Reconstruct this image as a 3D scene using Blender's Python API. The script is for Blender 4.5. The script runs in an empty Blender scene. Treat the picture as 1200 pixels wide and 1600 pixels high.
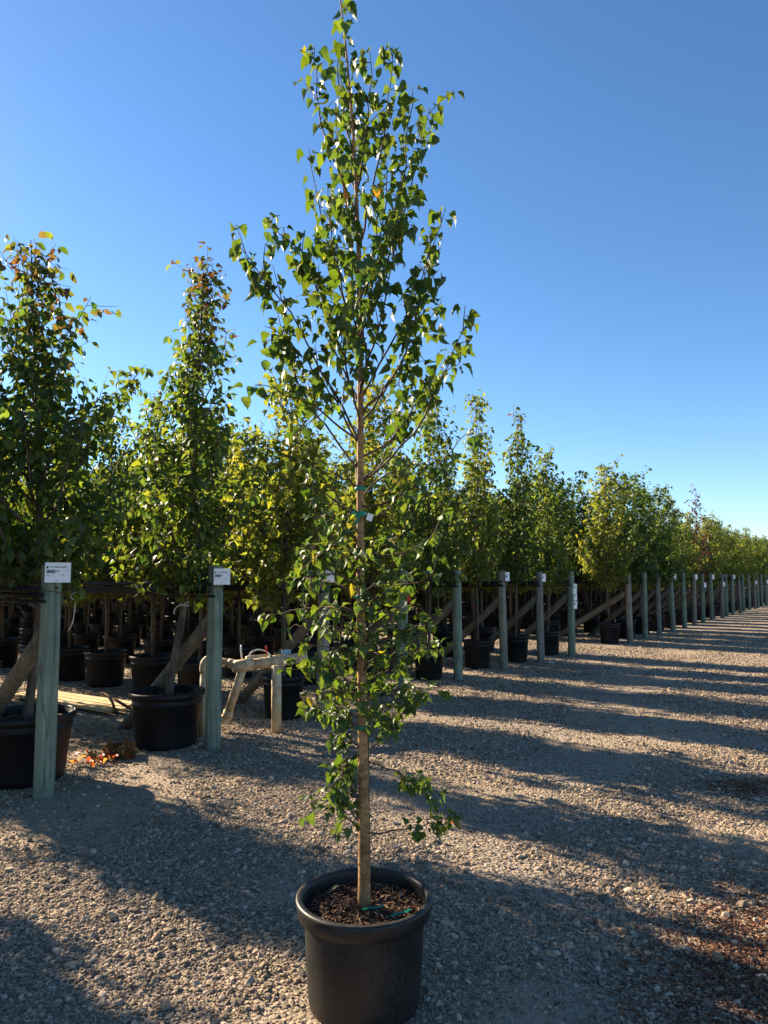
import bpy, math, random
import numpy as np
from mathutils import Vector, Matrix, noise as mnoise

# ------------------------------------------------------------------ camera, sky, sun, exposure
S = bpy.context.scene
COL = S.collection
CAM_H = 1.43
PITCH = math.atan(100 / 1110.0)
cam_d = bpy.data.cameras.new("camera")
cam_d.sensor_fit = 'VERTICAL'
cam_d.sensor_height = 36.0
cam_d.lens = 36.0 * 1110 / 1600
cam_d.clip_start = 0.05
cam_d.clip_end = 3000
cam = bpy.data.objects.new("camera", cam_d)
cam.location = (0, 0, CAM_H)
cam.rotation_euler = (math.pi / 2 + PITCH, 0, 0)
COL.objects.link(cam)
S.camera = cam

SUN_EL = math.radians(25.0)
SUN_AZ = math.radians(53.5)          # to the left of +Y
sun_vec = Vector((-math.sin(SUN_AZ) * math.cos(SUN_EL), math.cos(SUN_AZ) * math.cos(SUN_EL), math.sin(SUN_EL)))
W = bpy.data.worlds.new("World")
S.world = W
W.use_nodes = True
wn = W.node_tree.nodes
wl = W.node_tree.links
bg = wn["Background"]
sky = wn.new("ShaderNodeTexSky")
sky.sky_type = 'NISHITA'
sky.sun_disc = False
sky.sun_elevation = SUN_EL
sky.sun_rotation = -SUN_AZ
sky.altitude = 1200
sky.air_density = 1.0
sky.dust_density = 0.25
sky.ozone_density = 3.0
hs = wn.new("ShaderNodeHueSaturation")
hs.inputs['Saturation'].default_value = 1.14
wl.new(sky.outputs[0], hs.inputs['Color'])
wl.new(hs.outputs[0], bg.inputs[0])
bg.inputs[1].default_value = 0.062
sl = bpy.data.lights.new("sun", 'SUN')
sl.energy = 5.0
sl.angle = math.radians(0.55)
sl.color = (1.0, 0.82, 0.60)
so = bpy.data.objects.new("sun", sl)
so.rotation_euler = (-sun_vec).to_track_quat('-Z', 'Y').to_euler()
COL.objects.link(so)
S.view_settings.view_transform = 'Standard'
S.view_settings.look = 'None'
S.view_settings.gamma = 1.0
S.view_settings.exposure = 1.85
S.cycles.use_denoising = True
S.cycles.max_bounces = 8
S.cycles.transparent_max_bounces = 4
S.cycles.caustics_reflective = False
S.cycles.caustics_refractive = False

# ------------------------------------------------------------------ helpers
rs = np.random.RandomState(11)
FPX = 1110.0


def at(x, y, Y):
    """a point of the place at depth Y that lies on the given line of sight (design aid)"""
    cy = (800 - y) / FPX
    dy = math.cos(PITCH) - cy * math.sin(PITCH)
    dz = math.sin(PITCH) + cy * math.cos(PITCH)
    t = Y / dy
    return np.array([(x - 600) / FPX * t, Y, CAM_H + dz * t])


def gh(x, y):
    """height of the gravel ground"""
    x = np.asarray(x, float)
    y = np.asarray(y, float)
    h = (0.008 * np.sin(x * 1.7 + 0.6 * y) + 0.007 * np.sin(1.1 * y - 0.9 * x + 2.0)
         + 0.004 * np.sin(4.1 * x - 2.3 * y + 1.0) + 0.004 * np.sin(5.3 * y + 2.9 * x)
         + 0.003 * np.sin(9.7 * x + 3.1 * y) * np.sin(8.3 * y - 2.2 * x))
    return h * np.exp(-(np.hypot(x, y) / 60.0) ** 2)


class G:
    """collects triangles and quads with a tint"""

    def __init__(self):
        self.v = []; self.t = []; self.q = []; self.c = []; self.n = 0

    def add(self, V, T=None, Q=None, C=None):
        V = np.asarray(V, float).reshape(-1, 3)
        if T is not None and len(T): self.t.append(np.asarray(T, int).reshape(-1, 3) + self.n)
        if Q is not None and len(Q): self.q.append(np.asarray(Q, int).reshape(-1, 4) + self.n)
        if C is None: C = np.zeros((len(V), 3))
        C = np.asarray(C, float)
        if C.ndim == 1: C = np.tile(C, (len(V), 1))
        self.c.append(C)
        self.v.append(V); self.n += len(V)

    def mesh(self, name, mat, smooth=True, tint=False):
        me = bpy.data.meshes.new(name)
        V = np.concatenate(self.v)
        T = np.concatenate(self.t) if self.t else np.zeros((0, 3), int)
        Q = np.concatenate(self.q) if self.q else np.zeros((0, 4), int)
        me.vertices.add(len(V)); me.vertices.foreach_set('co', V.ravel())
        nl = T.size + Q.size
        me.loops.add(nl)
        me.loops.foreach_set('vertex_index', np.concatenate([T.ravel(), Q.ravel()]))
        me.polygons.add(len(T) + len(Q))
        st = np.concatenate([np.arange(len(T)) * 3, T.size + np.arange(len(Q)) * 4])
        me.polygons.foreach_set('loop_start', st)
        me.update(calc_edges=True)
        me.polygons.foreach_set('use_smooth', np.full(len(T) + len(Q), smooth))
        if tint:
            a = me.color_attributes.new('tint', 'FLOAT_COLOR', 'POINT')
            C = np.concatenate(self.c)
            a.data.foreach_set('color', np.c_[C, np.ones(len(C))].ravel())
        me.materials.append(mat)
        me.validate()
        return me


def obj(name, me, parent=None, loc=None, kind=None):
    o = bpy.data.objects.new(name, me)
    COL.objects.link(o)
    if parent is not None: o.parent = parent
    if loc is not None: o.location = loc
    if kind: o['kind'] = kind
    return o


def tag(o, label, cat, group=None):
    o['label'] = label; o['category'] = cat
    if group: o['group'] = group
    return o


def empty(name, loc, label, cat, group=None, rz=0.0):
    o = bpy.data.objects.new(name, None)
    COL.objects.link(o)
    o.empty_display_size = 0.1
    o.location = loc; o.rotation_euler = (0, 0, rz)
    return tag(o, label, cat, group)


def tube(g, P, R, ns=7, C=None, cap=True):
    P = np.asarray(P, float); K = len(P)
    R = np.broadcast_to(np.asarray(R, float), (K,))
    T = np.gradient(P, axis=0)
    T /= np.linalg.norm(T, axis=1)[:, None] + 1e-12
    a = np.array([0, 0, 1.0]) if abs(T[0][2]) < 0.9 else np.array([1.0, 0, 0])
    n = np.cross(T[0], a); n /= np.linalg.norm(n)
    ang = np.arange(ns) / ns * 2 * math.pi
    V = []
    for i in range(K):
        n = n - T[i] * np.dot(n, T[i]); n /= np.linalg.norm(n) + 1e-12
        b = np.cross(T[i], n)
        V.append(P[i] + R[i] * (np.cos(ang)[:, None] * n + np.sin(ang)[:, None] * b))
    V = np.concatenate(V)
    i = np.arange(K - 1)[:, None] * ns; j = np.arange(ns)[None, :]; j2 = (j + 1) % ns
    Q = np.stack([i + j, i + j2, i + ns + j2, i + ns + j], -1).reshape(-1, 4)
    Tt = []
    if cap:
        V = np.concatenate([V, P[:1], P[-1:]])
        c0 = K * ns; c1 = c0 + 1
        for k in range(ns):
            k2 = (k + 1) % ns
            Tt.append((c0, k2, k)); Tt.append((c1, (K - 1) * ns + k, (K - 1) * ns + k2))
    g.add(V, Tt, Q, C)


def lathe(g, prof, ns=40, wob=0.0, seed=0, C=None):
    prof = np.asarray(prof, float); K = len(prof)
    ang = np.arange(ns) / ns * 2 * math.pi
    rr = 1 + wob * (np.sin(2 * ang + seed) + 0.5 * np.sin(3 * ang + seed * 2.3))
    V = np.concatenate([np.c_[r * rr * np.cos(ang), r * rr * np.sin(ang), np.full(ns, z)] for r, z in prof])
    i = np.arange(K - 1)[:, None] * ns; j = np.arange(ns)[None, :]; j2 = (j + 1) % ns
    Q = np.stack([i + j, i + j2, i + ns + j2, i + ns + j], -1).reshape(-1, 4)
    g.add(V, None, Q, C)


def box(g, c, s, M=None, C=None):
    c = np.asarray(c, float); h = np.asarray(s, float) / 2
    V = np.array([(x, y, z) for x in (-1, 1) for y in (-1, 1) for z in (-1, 1)], float) * h
    if M is not None: V = V @ np.asarray(M).T
    Q = [(0, 1, 3, 2), (4, 6, 7, 5), (0, 4, 5, 1), (2, 3, 7, 6), (0, 2, 6, 4), (1, 5, 7, 3)]
    g.add(V + c, None, Q, C)


def unit(v):
    v = np.asarray(v, float)
    return v / (np.linalg.norm(v, axis=-1, keepdims=True) + 1e-12)


# ------------------------------------------------------------------ materials
def mat(name):
    m = bpy.data.materials.new(name); m.use_nodes = True
    nt = m.node_tree
    b = nt.nodes['Principled BSDF']
    return m, nt.nodes, nt.links, b


def ramp(n, stops):
    r = n.new('ShaderNodeValToRGB')
    while len(r.color_ramp.elements) < len(stops): r.color_ramp.elements.new(0.5)
    for e, (p, c) in zip(r.color_ramp.elements, stops):
        e.position = p; e.color = (*c, 1)
    return r


def coords(n, l, scale=(1, 1, 1), kind='Object'):
    tc = n.new('ShaderNodeTexCoord'); mp = n.new('ShaderNodeMapping')
    mp.inputs['Scale'].default_value = scale
    l.new(tc.outputs[kind], mp.inputs[0])
    return mp


def tnoise(n, l, vec, scale, detail=4, rough=0.55):
    t = n.new('ShaderNodeTexNoise')
    t.inputs['Scale'].default_value = scale; t.inputs['Detail'].default_value = detail
    t.inputs['Roughness'].default_value = rough
    l.new(vec.outputs[0], t.inputs['Vector'])
    return t


def bump(n, l, h, b, strength=0.4, dist=0.01):
    bp = n.new('ShaderNodeBump')
    bp.inputs['Strength'].default_value = strength; bp.inputs['Distance'].default_value = dist
    l.new(h, bp.inputs['Height']); l.new(bp.outputs[0], b.inputs['Normal'])
    return bp


def mixc(n, l, fac, a, b, mode='MIX'):
    m = n.new('ShaderNodeMix'); m.data_type = 'RGBA'; m.blend_type = mode
    for sock, v in ((m.inputs[0], fac), (m.inputs[6], a), (m.inputs[7], b)):
        if hasattr(v, 'links'): l.new(v, sock)
        elif isinstance(v, (int, float)): sock.default_value = v
        else: sock.default_value = (*v, 1)
    return m.outputs[2]


def mat_ground():
    m, n, l, b = mat('gravel_ground')
    mp = coords(n, l)
    big = tnoise(n, l, mp, 0.55, 5)
    fine = tnoise(n, l, mp, 38, 6, 0.7)
    vo = n.new('ShaderNodeTexVoronoi'); vo.inputs['Scale'].default_value = 55
    l.new(mp.outputs[0], vo.inputs['Vector'])
    vc = ramp(n, [(0.0, (0.14, 0.115, 0.09)), (0.5, (0.26, 0.212, 0.162)), (1.0, (0.40, 0.335, 0.265))])
    sep = n.new('ShaderNodeSeparateColor'); l.new(vo.outputs['Color'], sep.inputs[0])
    l.new(sep.outputs[0], vc.inputs[0])
    dust = ramp(n, [(0.25, (0.25, 0.188, 0.126)), (0.75, (0.43, 0.335, 0.232))])
    l.new(fine.outputs[0], dust.inputs[0])
    fm = ramp(n, [(0.40, (0, 0, 0)), (0.62, (1, 1, 1))]); l.new(big.outputs[0], fm.inputs[0])
    c = mixc(n, l, fm.outputs[0], vc.outputs[0], dust.outputs[0])
    l.new(c, b.inputs['Base Color'])
    b.inputs['Roughness'].default_value = 0.95
    b.inputs['Specular IOR Level'].default_value = 0.15
    inv = n.new('ShaderNodeMath'); inv.operation = 'SUBTRACT'; inv.inputs[0].default_value = 0.6
    l.new(vo.outputs['Distance'], inv.inputs[1])
    ad = n.new('ShaderNodeMath'); ad.operation = 'ADD'
    l.new(inv.outputs[0], ad.inputs[0]); l.new(fine.outputs[0], ad.inputs[1])
    bump(n, l, ad.outputs[0], b, 0.9, 0.02)
    return m


def mat_pebble():
    m, n, l, b = mat('pebble_stone')
    oi = n.new('ShaderNodeObjectInfo')
    r = ramp(n, [(0.0, (0.12, 0.098, 0.075)), (0.2, (0.205, 0.163, 0.118)), (0.45, (0.30, 0.234, 0.165)),
                 (0.75, (0.40, 0.315, 0.225)), (0.93, (0.53, 0.43, 0.325)), (1.0, (0.30, 0.19, 0.14))])
    l.new(oi.outputs['Random'], r.inputs[0])
    mp = coords(n, l)
    t = tnoise(n, l, mp, 3.0, 4)
    rr = ramp(n, [(0.3, (0.75, 0.75, 0.75)), (0.7, (1.1, 1.08, 1.05))]); l.new(t.outputs[0], rr.inputs[0])
    l.new(mixc(n, l, 1.0, r.outputs[0], rr.outputs[0], 'MULTIPLY'), b.inputs['Base Color'])
    b.inputs['Roughness'].default_value = 0.9
    b.inputs['Specular IOR Level'].default_value = 0.2
    bump(n, l, t.outputs[0], b, 0.3, 0.1)
    return m


def mat_leaf(name, rough=0.42, trans=0.42, gain=(3.4, 3.0, 1.2)):
    m, n, l, b = mat(name)
    a = n.new('ShaderNodeAttribute'); a.attribute_name = 'tint'
    mp = coords(n, l)
    t = tnoise(n, l, mp, 60, 3)
    rr = ramp(n, [(0.3, (0.8, 0.8, 0.8)), (0.7, (1.15, 1.15, 1.1))]); l.new(t.outputs[0], rr.inputs[0])
    c = mixc(n, l, 1.0, a.outputs['Color'], rr.outputs[0], 'MULTIPLY')
    l.new(c, b.inputs['Base Color'])
    b.inputs['Roughness'].default_value = rough
    b.inputs['Specular IOR Level'].default_value = 0.38
    tr = n.new('ShaderNodeBsdfTranslucent')
    l.new(mixc(n, l, 1.0, c, gain, 'MULTIPLY'), tr.inputs[0])
    mx = n.new('ShaderNodeMixShader'); mx.inputs[0].default_value = trans
    l.new(b.outputs[0], mx.inputs[1]); l.new(tr.outputs[0], mx.inputs[2])
    l.new(mx.outputs[0], n['Material Output'].inputs[0])
    return m


def mat_bark(name, c0, c1, c2, sc=(60, 60, 9), bs=0.5):
    m, n, l, b = mat(name)
    mp = coords(n, l, sc)
    t = tnoise(n, l, mp, 1.0, 5, 0.65)
    r = ramp(n, [(0.28, c0), (0.5, c1), (0.75, c2)]); l.new(t.outputs[0], r.inputs[0])
    mp2 = coords(n, l, (1, 1, 1)); t2 = tnoise(n, l, mp2, 7, 3)
    r2 = ramp(n, [(0.36, (0.5, 0.48, 0.46)), (0.62, (1.15, 1.15, 1.15))]); l.new(t2.outputs[0], r2.inputs[0])
    l.new(mixc(n, l, 1.0, r.outputs[0], r2.outputs[0], 'MULTIPLY'), b.inputs['Base Color'])
    b.inputs['Roughness'].default_value = 0.75
    b.inputs['Specular IOR Level'].default_value = 0.25
    bump(n, l, t.outputs[0], b, bs, 0.004)
    return m


def mat_wood(name, c0, c1, c2, crack=(0.05, 0.05, 0.045), grain=(34, 34, 1.6)):
    m, n, l, b = mat(name)
    mp = coords(n, l, grain)
    t = tnoise(n, l, mp, 1.0, 7, 0.65)
    r = ramp(n, [(0.25, c0), (0.5, c1), (0.75, c2)]); l.new(t.outputs[0], r.inputs[0])
    mp2 = coords(n, l, (1, 1, 1)); t2 = tnoise(n, l, mp2, 5, 4)
    r2 = ramp(n, [(0.3, (0.72, 0.74, 0.74)), (0.7, (1.12, 1.1, 1.06))]); l.new(t2.outputs[0], r2.inputs[0])
    c = mixc(n, l, 1.0, r.outputs[0], r2.outputs[0], 'MULTIPLY')
    mp3 = coords(n, l, tuple(v_ * 0.6 for v_ in grain)); t3 = tnoise(n, l, mp3, 1.0, 2, 0.5)
    r3 = ramp(n, [(0.478, (0, 0, 0)), (0.5, (1, 1, 1)), (0.522, (0, 0, 0))]); l.new(t3.outputs[0], r3.inputs[0])
    sc = n.new('ShaderNodeMath'); sc.operation = 'MULTIPLY'; sc.inputs[1].default_value = 0.75
    l.new(r3.outputs[0], sc.inputs[0])
    c = mixc(n, l, sc.outputs[0], c, crack)
    vo = n.new('ShaderNodeTexVoronoi'); vo.inputs['Scale'].default_value = 1.0
    mp4 = coords(n, l, (7, 7, 3.6)); l.new(mp4.outputs[0], vo.inputs['Vector'])
    kr = ramp(n, [(0.06, (1, 1, 1)), (0.13, (0, 0, 0))]); l.new(vo.outputs['Distance'], kr.inputs[0])
    ks = n.new('ShaderNodeMath'); ks.operation = 'MULTIPLY'; ks.inputs[1].default_value = 0.6
    l.new(kr.outputs[0], ks.inputs[0])
    c = mixc(n, l, ks.outputs[0], c, tuple(x * 0.45 for x in c0))
    l.new(c, b.inputs['Base Color'])
    b.inputs['Roughness'].default_value = 0.85
    b.inputs['Specular IOR Level'].default_value = 0.2
    sb = n.new('ShaderNodeMath'); sb.operation = 'SUBTRACT'
    l.new(t.outputs[0], sb.inputs[0]); l.new(sc.outputs[0], sb.inputs[1])
    bump(n, l, sb.outputs[0], b, 0.55, 0.006)
    return m


def mat_plastic(name, col, rough=0.45, dust=0.25, dcol=(0.17, 0.15, 0.125)):
    m, n, l, b = mat(name)
    mp = coords(n, l)
    t = tnoise(n, l, mp, 6, 6, 0.65)
    t2 = tnoise(n, l, mp, 90, 3, 0.6)
    ml = n.new('ShaderNodeMath'); ml.operation = 'MULTIPLY'
    l.new(t.outputs[0], ml.inputs[0]); l.new(t2.outputs[0], ml.inputs[1])
    r = ramp(n, [(0.2, (0, 0, 0)), (0.42, (1, 1, 1))]); l.new(ml.outputs[0], r.inputs[0])
    s = n.new('ShaderNodeMath'); s.operation = 'MULTIPLY'; s.inputs[1].default_value = dust
    l.new(r.outputs[0], s.inputs[0])
    l.new(mixc(n, l, s.outputs[0], col, dcol), b.inputs['Base Color'])
    rr = n.new('ShaderNodeMath'); rr.operation = 'ADD'; rr.inputs[1].default_value = rough
    l.new(s.outputs[0], rr.inputs[0]); l.new(rr.outputs[0], b.inputs['Roughness'])
    b.inputs['Specular IOR Level'].default_value = 0.35
    bump(n, l, t2.outputs[0], b, 0.08, 0.002)
    return m


def mat_plain(name, col, rough=0.7, var=0.25, scale=20):
    m, n, l, b = mat(name)
    mp = coords(n, l); t = tnoise(n, l, mp, scale, 4)
    lo = tuple(c * (1 - var) for c in col); hi = tuple(min(1, c * (1 + var)) for c in col)
    r = ramp(n, [(0.3, lo), (0.7, hi)]); l.new(t.outputs[0], r.inputs[0])
    l.new(r.outputs[0], b.inputs['Base Color'])
    b.inputs['Roughness'].default_value = rough
    b.inputs['Specular IOR Level'].default_value = 0.3
    return m


def mat_tint(name, rough=0.9):
    m, n, l, b = mat(name)
    a = n.new('ShaderNodeAttribute'); a.attribute_name = 'tint'
    l.new(a.outputs['Color'], b.inputs['Base Color'])
    b.inputs['Roughness'].default_value = rough
    b.inputs['Specular IOR Level'].default_value = 0.15
    return m


def mat_pvc():
    m, n, l, b = mat('stained_pvc')
    mp = coords(n, l); t = tnoise(n, l, mp, 14, 6, 0.7)
    r = ramp(n, [(0.3, (0.56, 0.46, 0.31)), (0.52, (0.46, 0.33, 0.18)), (0.7, (0.22, 0.12, 0.06))])
    l.new(t.outputs[0], r.inputs[0]); l.new(r.outputs[0], b.inputs['Base Color'])
    b.inputs['Roughness'].default_value = 0.6
    return m


M_GROUND = mat_ground(); M_PEB = mat_pebble()
M_BLEAF = mat_leaf('birch_leaf', 0.52, 0.26, (4.6, 3.9, 0.9))
M_LEAF = mat_leaf('nursery_leaf', 0.5, 0.40)
M_BIRCH = mat_bark('young_birch_bark', (0.10, 0.048, 0.02), (0.33, 0.185, 0.08), (0.50, 0.32, 0.16), (45, 45, 70), 0.5)
M_TWIG = mat_bark('birch_twig_bark', (0.06, 0.035, 0.022), (0.11, 0.065, 0.04), (0.17, 0.11, 0.07))
M_BARK = mat_bark('grey_brown_bark', (0.05, 0.04, 0.032), (0.115, 0.09, 0.07), (0.19, 0.155, 0.12))
M_POSTG = mat_wood('green_treated_timber', (0.095, 0.125, 0.09), (0.185, 0.232, 0.175), (0.30, 0.34, 0.265))
M_POSTW = mat_wood('grey_weathered_timber', (0.10, 0.092, 0.07), (0.21, 0.20, 0.165), (0.34, 0.33, 0.28))
M_BRACE = mat_wood('brown_weathered_timber', (0.10, 0.085, 0.06), (0.18, 0.155, 0.11), (0.27, 0.235, 0.175))
M_PLANK = mat_wood(grain=(1.6, 34, 34), name='new_pine_board', c0=(0.42, 0.30, 0.14), c1=(0.56, 0.42, 0.22), c2=(0.64, 0.50, 0.29), crack=(0.3, 0.2, 0.1))
M_POT = mat_plastic('black_pot_plastic', (0.0085, 0.0085, 0.009), 0.44, 0.13)
M_POT2 = mat_plastic('dusty_black_pot_plastic', (0.006, 0.0068, 0.009), 0.5, 0.03)
M_POT2.node_tree.nodes['Principled BSDF'].inputs['Specular IOR Level'].default_value = 0.25
M_PIPE = mat_plastic('black_poly_pipe', (0.007, 0.007, 0.008), 0.6, 0.03)
M_PIPE.node_tree.nodes['Principled BSDF'].inputs['Specular IOR Level'].default_value = 0.2
M_SOIL = mat_plain('potting_soil', (0.035, 0.022, 0.014), 0.95, 0.5, 60)
M_CHIP = mat_tint('bark_chips')
M_CARD = mat_plain('white_card', (0.78, 0.78, 0.76), 0.5, 0.04, 10)
M_INK = mat_plain('black_print', (0.03, 0.03, 0.035), 0.6, 0.1)
M_TIE = mat_plain('green_tie_tape', (0.008, 0.19, 0.12), 0.4, 0.15)
M_TWINE = mat_plain('white_twine', (0.62, 0.60, 0.55), 0.8, 0.1)
M_BAND = mat_plain('grey_rubber_band', (0.32, 0.29, 0.25), 0.8, 0.15)
M_STAKE = mat_plain('brown_stake', (0.07, 0.045, 0.028), 0.8, 0.3, 30)
M_GSTAKE = mat_plain('green_stake', (0.03, 0.075, 0.04), 0.5, 0.2)
M_PVC = mat_pvc()
M_RUST = mat_plain('rusty_steel', (0.12, 0.06, 0.03), 0.85, 0.35)
M_RED = mat_plain('red_flag_tape', (0.6, 0.03, 0.02), 0.5, 0.15)
M_YTW = mat_plain('yellow_string', (0.42, 0.33, 0.08), 0.8, 0.15)
M_BLUE = mat_plain('blue_valve_plastic', (0.22, 0.38, 0.46), 0.5, 0.15)

# ------------------------------------------------------------------ ground
def axis(lo, hi, step, far):
    a = list(np.arange(lo, hi + 1e-6, step)); s = step
    x = a[-1]
    while x < far: s *= 1.35; x += s; a.append(x)
    s = step; x = a[0]
    while x > -far: s *= 1.35; x -= s; a.insert(0, x)
    return np.array(a)


gx = axis(-6, 8, 0.08, 900); gy = axis(0.0, 14, 0.08, 900)
XX, YY = np.meshgrid(gx, gy)
g = G()
nx, ny = len(gx), len(gy)
i = np.arange(ny - 1)[:, None] * nx; j = np.arange(nx - 1)[None, :]
g.add(np.c_[XX.ravel(), YY.ravel(), gh(XX, YY).ravel()], None,
      np.stack([i + j, i + j + 1, i + nx + j + 1, i + nx + j], -1).reshape(-1, 4))
ground = obj('ground', g.mesh('ground', M_GROUND), kind='structure')


# loose gravel: geometry-node instances of a few pebble shapes
def pebble_mesh(k):
    import bmesh
    bm = bmesh.new(); bmesh.ops.create_icosphere(bm, subdivisions=2, radius=1.0)
    r = random.Random(k)
    off = Vector((r.random() * 50, r.random() * 50, r.random() * 50))
    planes = [(Vector((r.gauss(0, 1), r.gauss(0, 1), r.gauss(0, 1))).normalized(), r.uniform(0.42, 0.75)) for _ in range(10)]
    for v in bm.verts:
        p = v.co.copy()
        for nrm, d in planes:
            e = p.dot(nrm) - d
            if e > 0: p -= nrm * e * 0.9
        p *= 1 + 0.18 * mnoise.noise(v.co * 1.5 + off)
        v.co = Vector((p.x * 1.45, p.y * 1.0, p.z * 0.72))
    me = bpy.data.meshes.new('pebble'); bm.to_mesh(me); bm.free()
    me.materials.append(M_PEB)
    return me


peb_col = bpy.data.collections.new('pebble_shapes')
for k in range(7):
    peb_col.objects.link(bpy.data.objects.new('pebble_shape', pebble_mesh(k)))


def lownoise(x, y, f, seed):
    return np.array([mnoise.noise(Vector((a * f + seed, b * f, seed * 0.37))) for a, b in zip(x, y)])


def scatter(n, y0, y1):
    y = np.sqrt(rs.uniform(y0 ** 2, y1 ** 2, n))
    x = rs.uniform(-0.72, 0.72, n) * y + rs.uniform(-0.4, 0.4, n)
    return x, y


px, py, pr = [], [], []
for n, y0, y1, rm, sg in ((225000, 1.7, 5.0, 0.0041, 0.50), (150000, 5.0, 9.0, 0.0066, 0.38), (90000, 9.0, 18.0, 0.0115, 0.28)):
    x, y = scatter(n, y0, y1)
    w = lownoise(x, y, 0.9, 3.1) + 0.6 * lownoise(x, y, 2.7, 9.4)
    lane = np.exp(-((x - 0.55 * (y - 3.2) - 0.0) / 0.35) ** 2) * 0.35      # a worn wheel track along the lane
    keep = rs.uniform(0, 1, n) < np.clip(0.9 - 1.9 * np.clip(w + lane - 0.0, 0, 1), 0.12, 1)
    x, y = x[keep], y[keep]
    r = rm * np.exp(rs.normal(0, sg, len(x)))
    px.append(x); py.append(y); pr.append(np.clip(r, 0.003, 0.026))
px = np.concatenate(px); py = np.concatenate(py); pr = np.concatenate(pr)
d = np.hypot(px + 0.065, py - 2.52); k = d > 0.195
px, py, pr = px[k], py[k], pr[k]
gm = bpy.data.meshes.new('loose_gravel')
gm.vertices.add(len(px))
gm.vertices.foreach_set('co', np.c_[px, py, gh(px, py) + pr * 0.22].ravel())
at_r = gm.attributes.new('size', 'FLOAT', 'POINT'); at_r.data.foreach_set('value', pr)
rot = np.c_[rs.normal(0, 0.38, len(px)), rs.normal(0, 0.38, len(px)), rs.uniform(0, 6.283, len(px))]
at_o = gm.attributes.new('turn', 'FLOAT_VECTOR', 'POINT'); at_o.data.foreach_set('vector', rot.ravel())
gm.materials.append(M_PEB)
gravel = obj('loose_gravel', gm, kind='stuff')
tag(gravel, 'loose grey and tan gravel stones covering the lane', 'gravel')
ng = bpy.data.node_groups.new('scatter_pebbles', 'GeometryNodeTree')
ng.interface.new_socket('Geometry', in_out='INPUT', socket_type='NodeSocketGeometry')
ng.interface.new_socket('Geometry', in_out='OUTPUT', socket_type='NodeSocketGeometry')
gi = ng.nodes.new('NodeGroupInput'); go = ng.nodes.new('NodeGroupOutput')
ci = ng.nodes.new('GeometryNodeCollectionInfo'); ci.inputs['Collection'].default_value = peb_col
ci.inputs['Separate Children'].default_value = True
ip = ng.nodes.new('GeometryNodeInstanceOnPoints'); ip.inputs['Pick Instance'].default_value = True
a1 = ng.nodes.new('GeometryNodeInputNamedAttribute'); a1.data_type = 'FLOAT'; a1.inputs['Name'].default_value = 'size'
a2 = ng.nodes.new('GeometryNodeInputNamedAttribute'); a2.data_type = 'FLOAT_VECTOR'; a2.inputs['Name'].default_value = 'turn'
er = ng.nodes.new('FunctionNodeEulerToRotation')
L = ng.links
L.new(gi.outputs[0], ip.inputs['Points']); L.new(ci.outputs[0], ip.inputs['Instance'])
L.new(a1.outputs['Attribute'], ip.inputs['Scale']); L.new(a2.outputs['Attribute'], er.inputs[0])
L.new(er.outputs[0], ip.inputs['Rotation']); L.new(ip.outputs[0], go.inputs[0])
md = gravel.modifiers.new('scatter', 'NODES'); md.node_group = ng


# ------------------------------------------------------------------ leaves
def leaf_template(kind, var):
    """leaf along +y from its stalk, about one unit long; returns verts, tris"""
    r = np.random.RandomState(100 + var + (50 if kind == 'birch' else 0))
    if kind == 'birch':
        st = [(0.0, 0.03), (0.09, 0.27), (0.24, 0.42), (0.40, 0.37), (0.46, 0.40), (0.62, 0.25), (0.67, 0.27), (0.84, 0.09), (1.0, 0.0)]
    elif kind == 'oval':
        st = [(0.0, 0.02), (0.22, 0.24), (0.5, 0.31), (0.78, 0.18), (1.0, 0.0)]
    elif kind == 'maple':
        st = [(0.0, 0.06), (0.10, 0.36), (0.30, 0.30), (0.45, 0.52), (0.62, 0.20), (1.0, 0.0)]
    elif kind == 'small':
        st = [(0.0, 0.02), (0.3, 0.33), (0.7, 0.24), (1.0, 0.0)]
    fold = r.uniform(0.15, 0.75); curl = r.uniform(0.2, 0.95); tw = r.uniform(-0.7, 0.7); side = r.uniform(-0.15, 0.15)
    V = []
    pl = 0.42 if kind != 'small' else 0.15
    V += [(-0.012, -pl, 0.05), (0.012, -pl, 0.05)]
    for y, w in st:
        zc = -curl * y * y
        wob = r.normal(0, 0.025, 3)
        for s in (-1, 0, 1):
            x = s * w
            z = zc + fold * abs(x) + tw * x * y + (wob[s + 1] if s else 0)
            V.append((x + side * y * y, y * (1 - 0.15 * curl * y), z))
    T = [(0, 1, 3)]
    K = len(st)
    for k in range(K - 1):
        a = 2 + 3 * k; b = a + 3
        if k == K - 2:
            T += [(a, a + 1, b + 1), (a + 1, a + 2, b + 1)]
        else:
            T += [(a, a + 1, b + 1), (a, b + 1, b), (a + 1, a + 2, b + 2), (a + 1, b + 2, b + 1)]
    # drop the doubled tip verts
    V = np.array(V, float); T = np.array(T)
    used = np.unique(T); mp = -np.ones(len(V), int); mp[used] = np.arange(len(used))
    return V[used], mp[T]


TEMPL = {k: [leaf_template(k, v) for v in range(6)] for k in ('birch', 'oval', 'maple', 'small')}


def leaf_frames(d, n):
    d = unit(d); s = unit(np.cross(d, n)); n = np.cross(s, d)
    return np.stack([s, d, n], -1)          # columns


def leaves_to(g, kind, P, D, N, Sz, C, var):
    R = leaf_frames(D, N)
    for v in range(6):
        k = np.where(var == v)[0]
        if not len(k): continue
        V, T = TEMPL[kind][v]
        W_ = np.einsum('mij,vj->mvi', R[k], V) * Sz[k][:, None, None] + P[k][:, None, :]
        nv = len(V)
        TT = (T[None] + (np.arange(len(k)) * nv)[:, None, None]).reshape(-1, 3)
        g.add(W_.reshape(-1, 3), TT, None, np.repeat(C[k], nv, 0))


_leafmesh = {}


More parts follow.
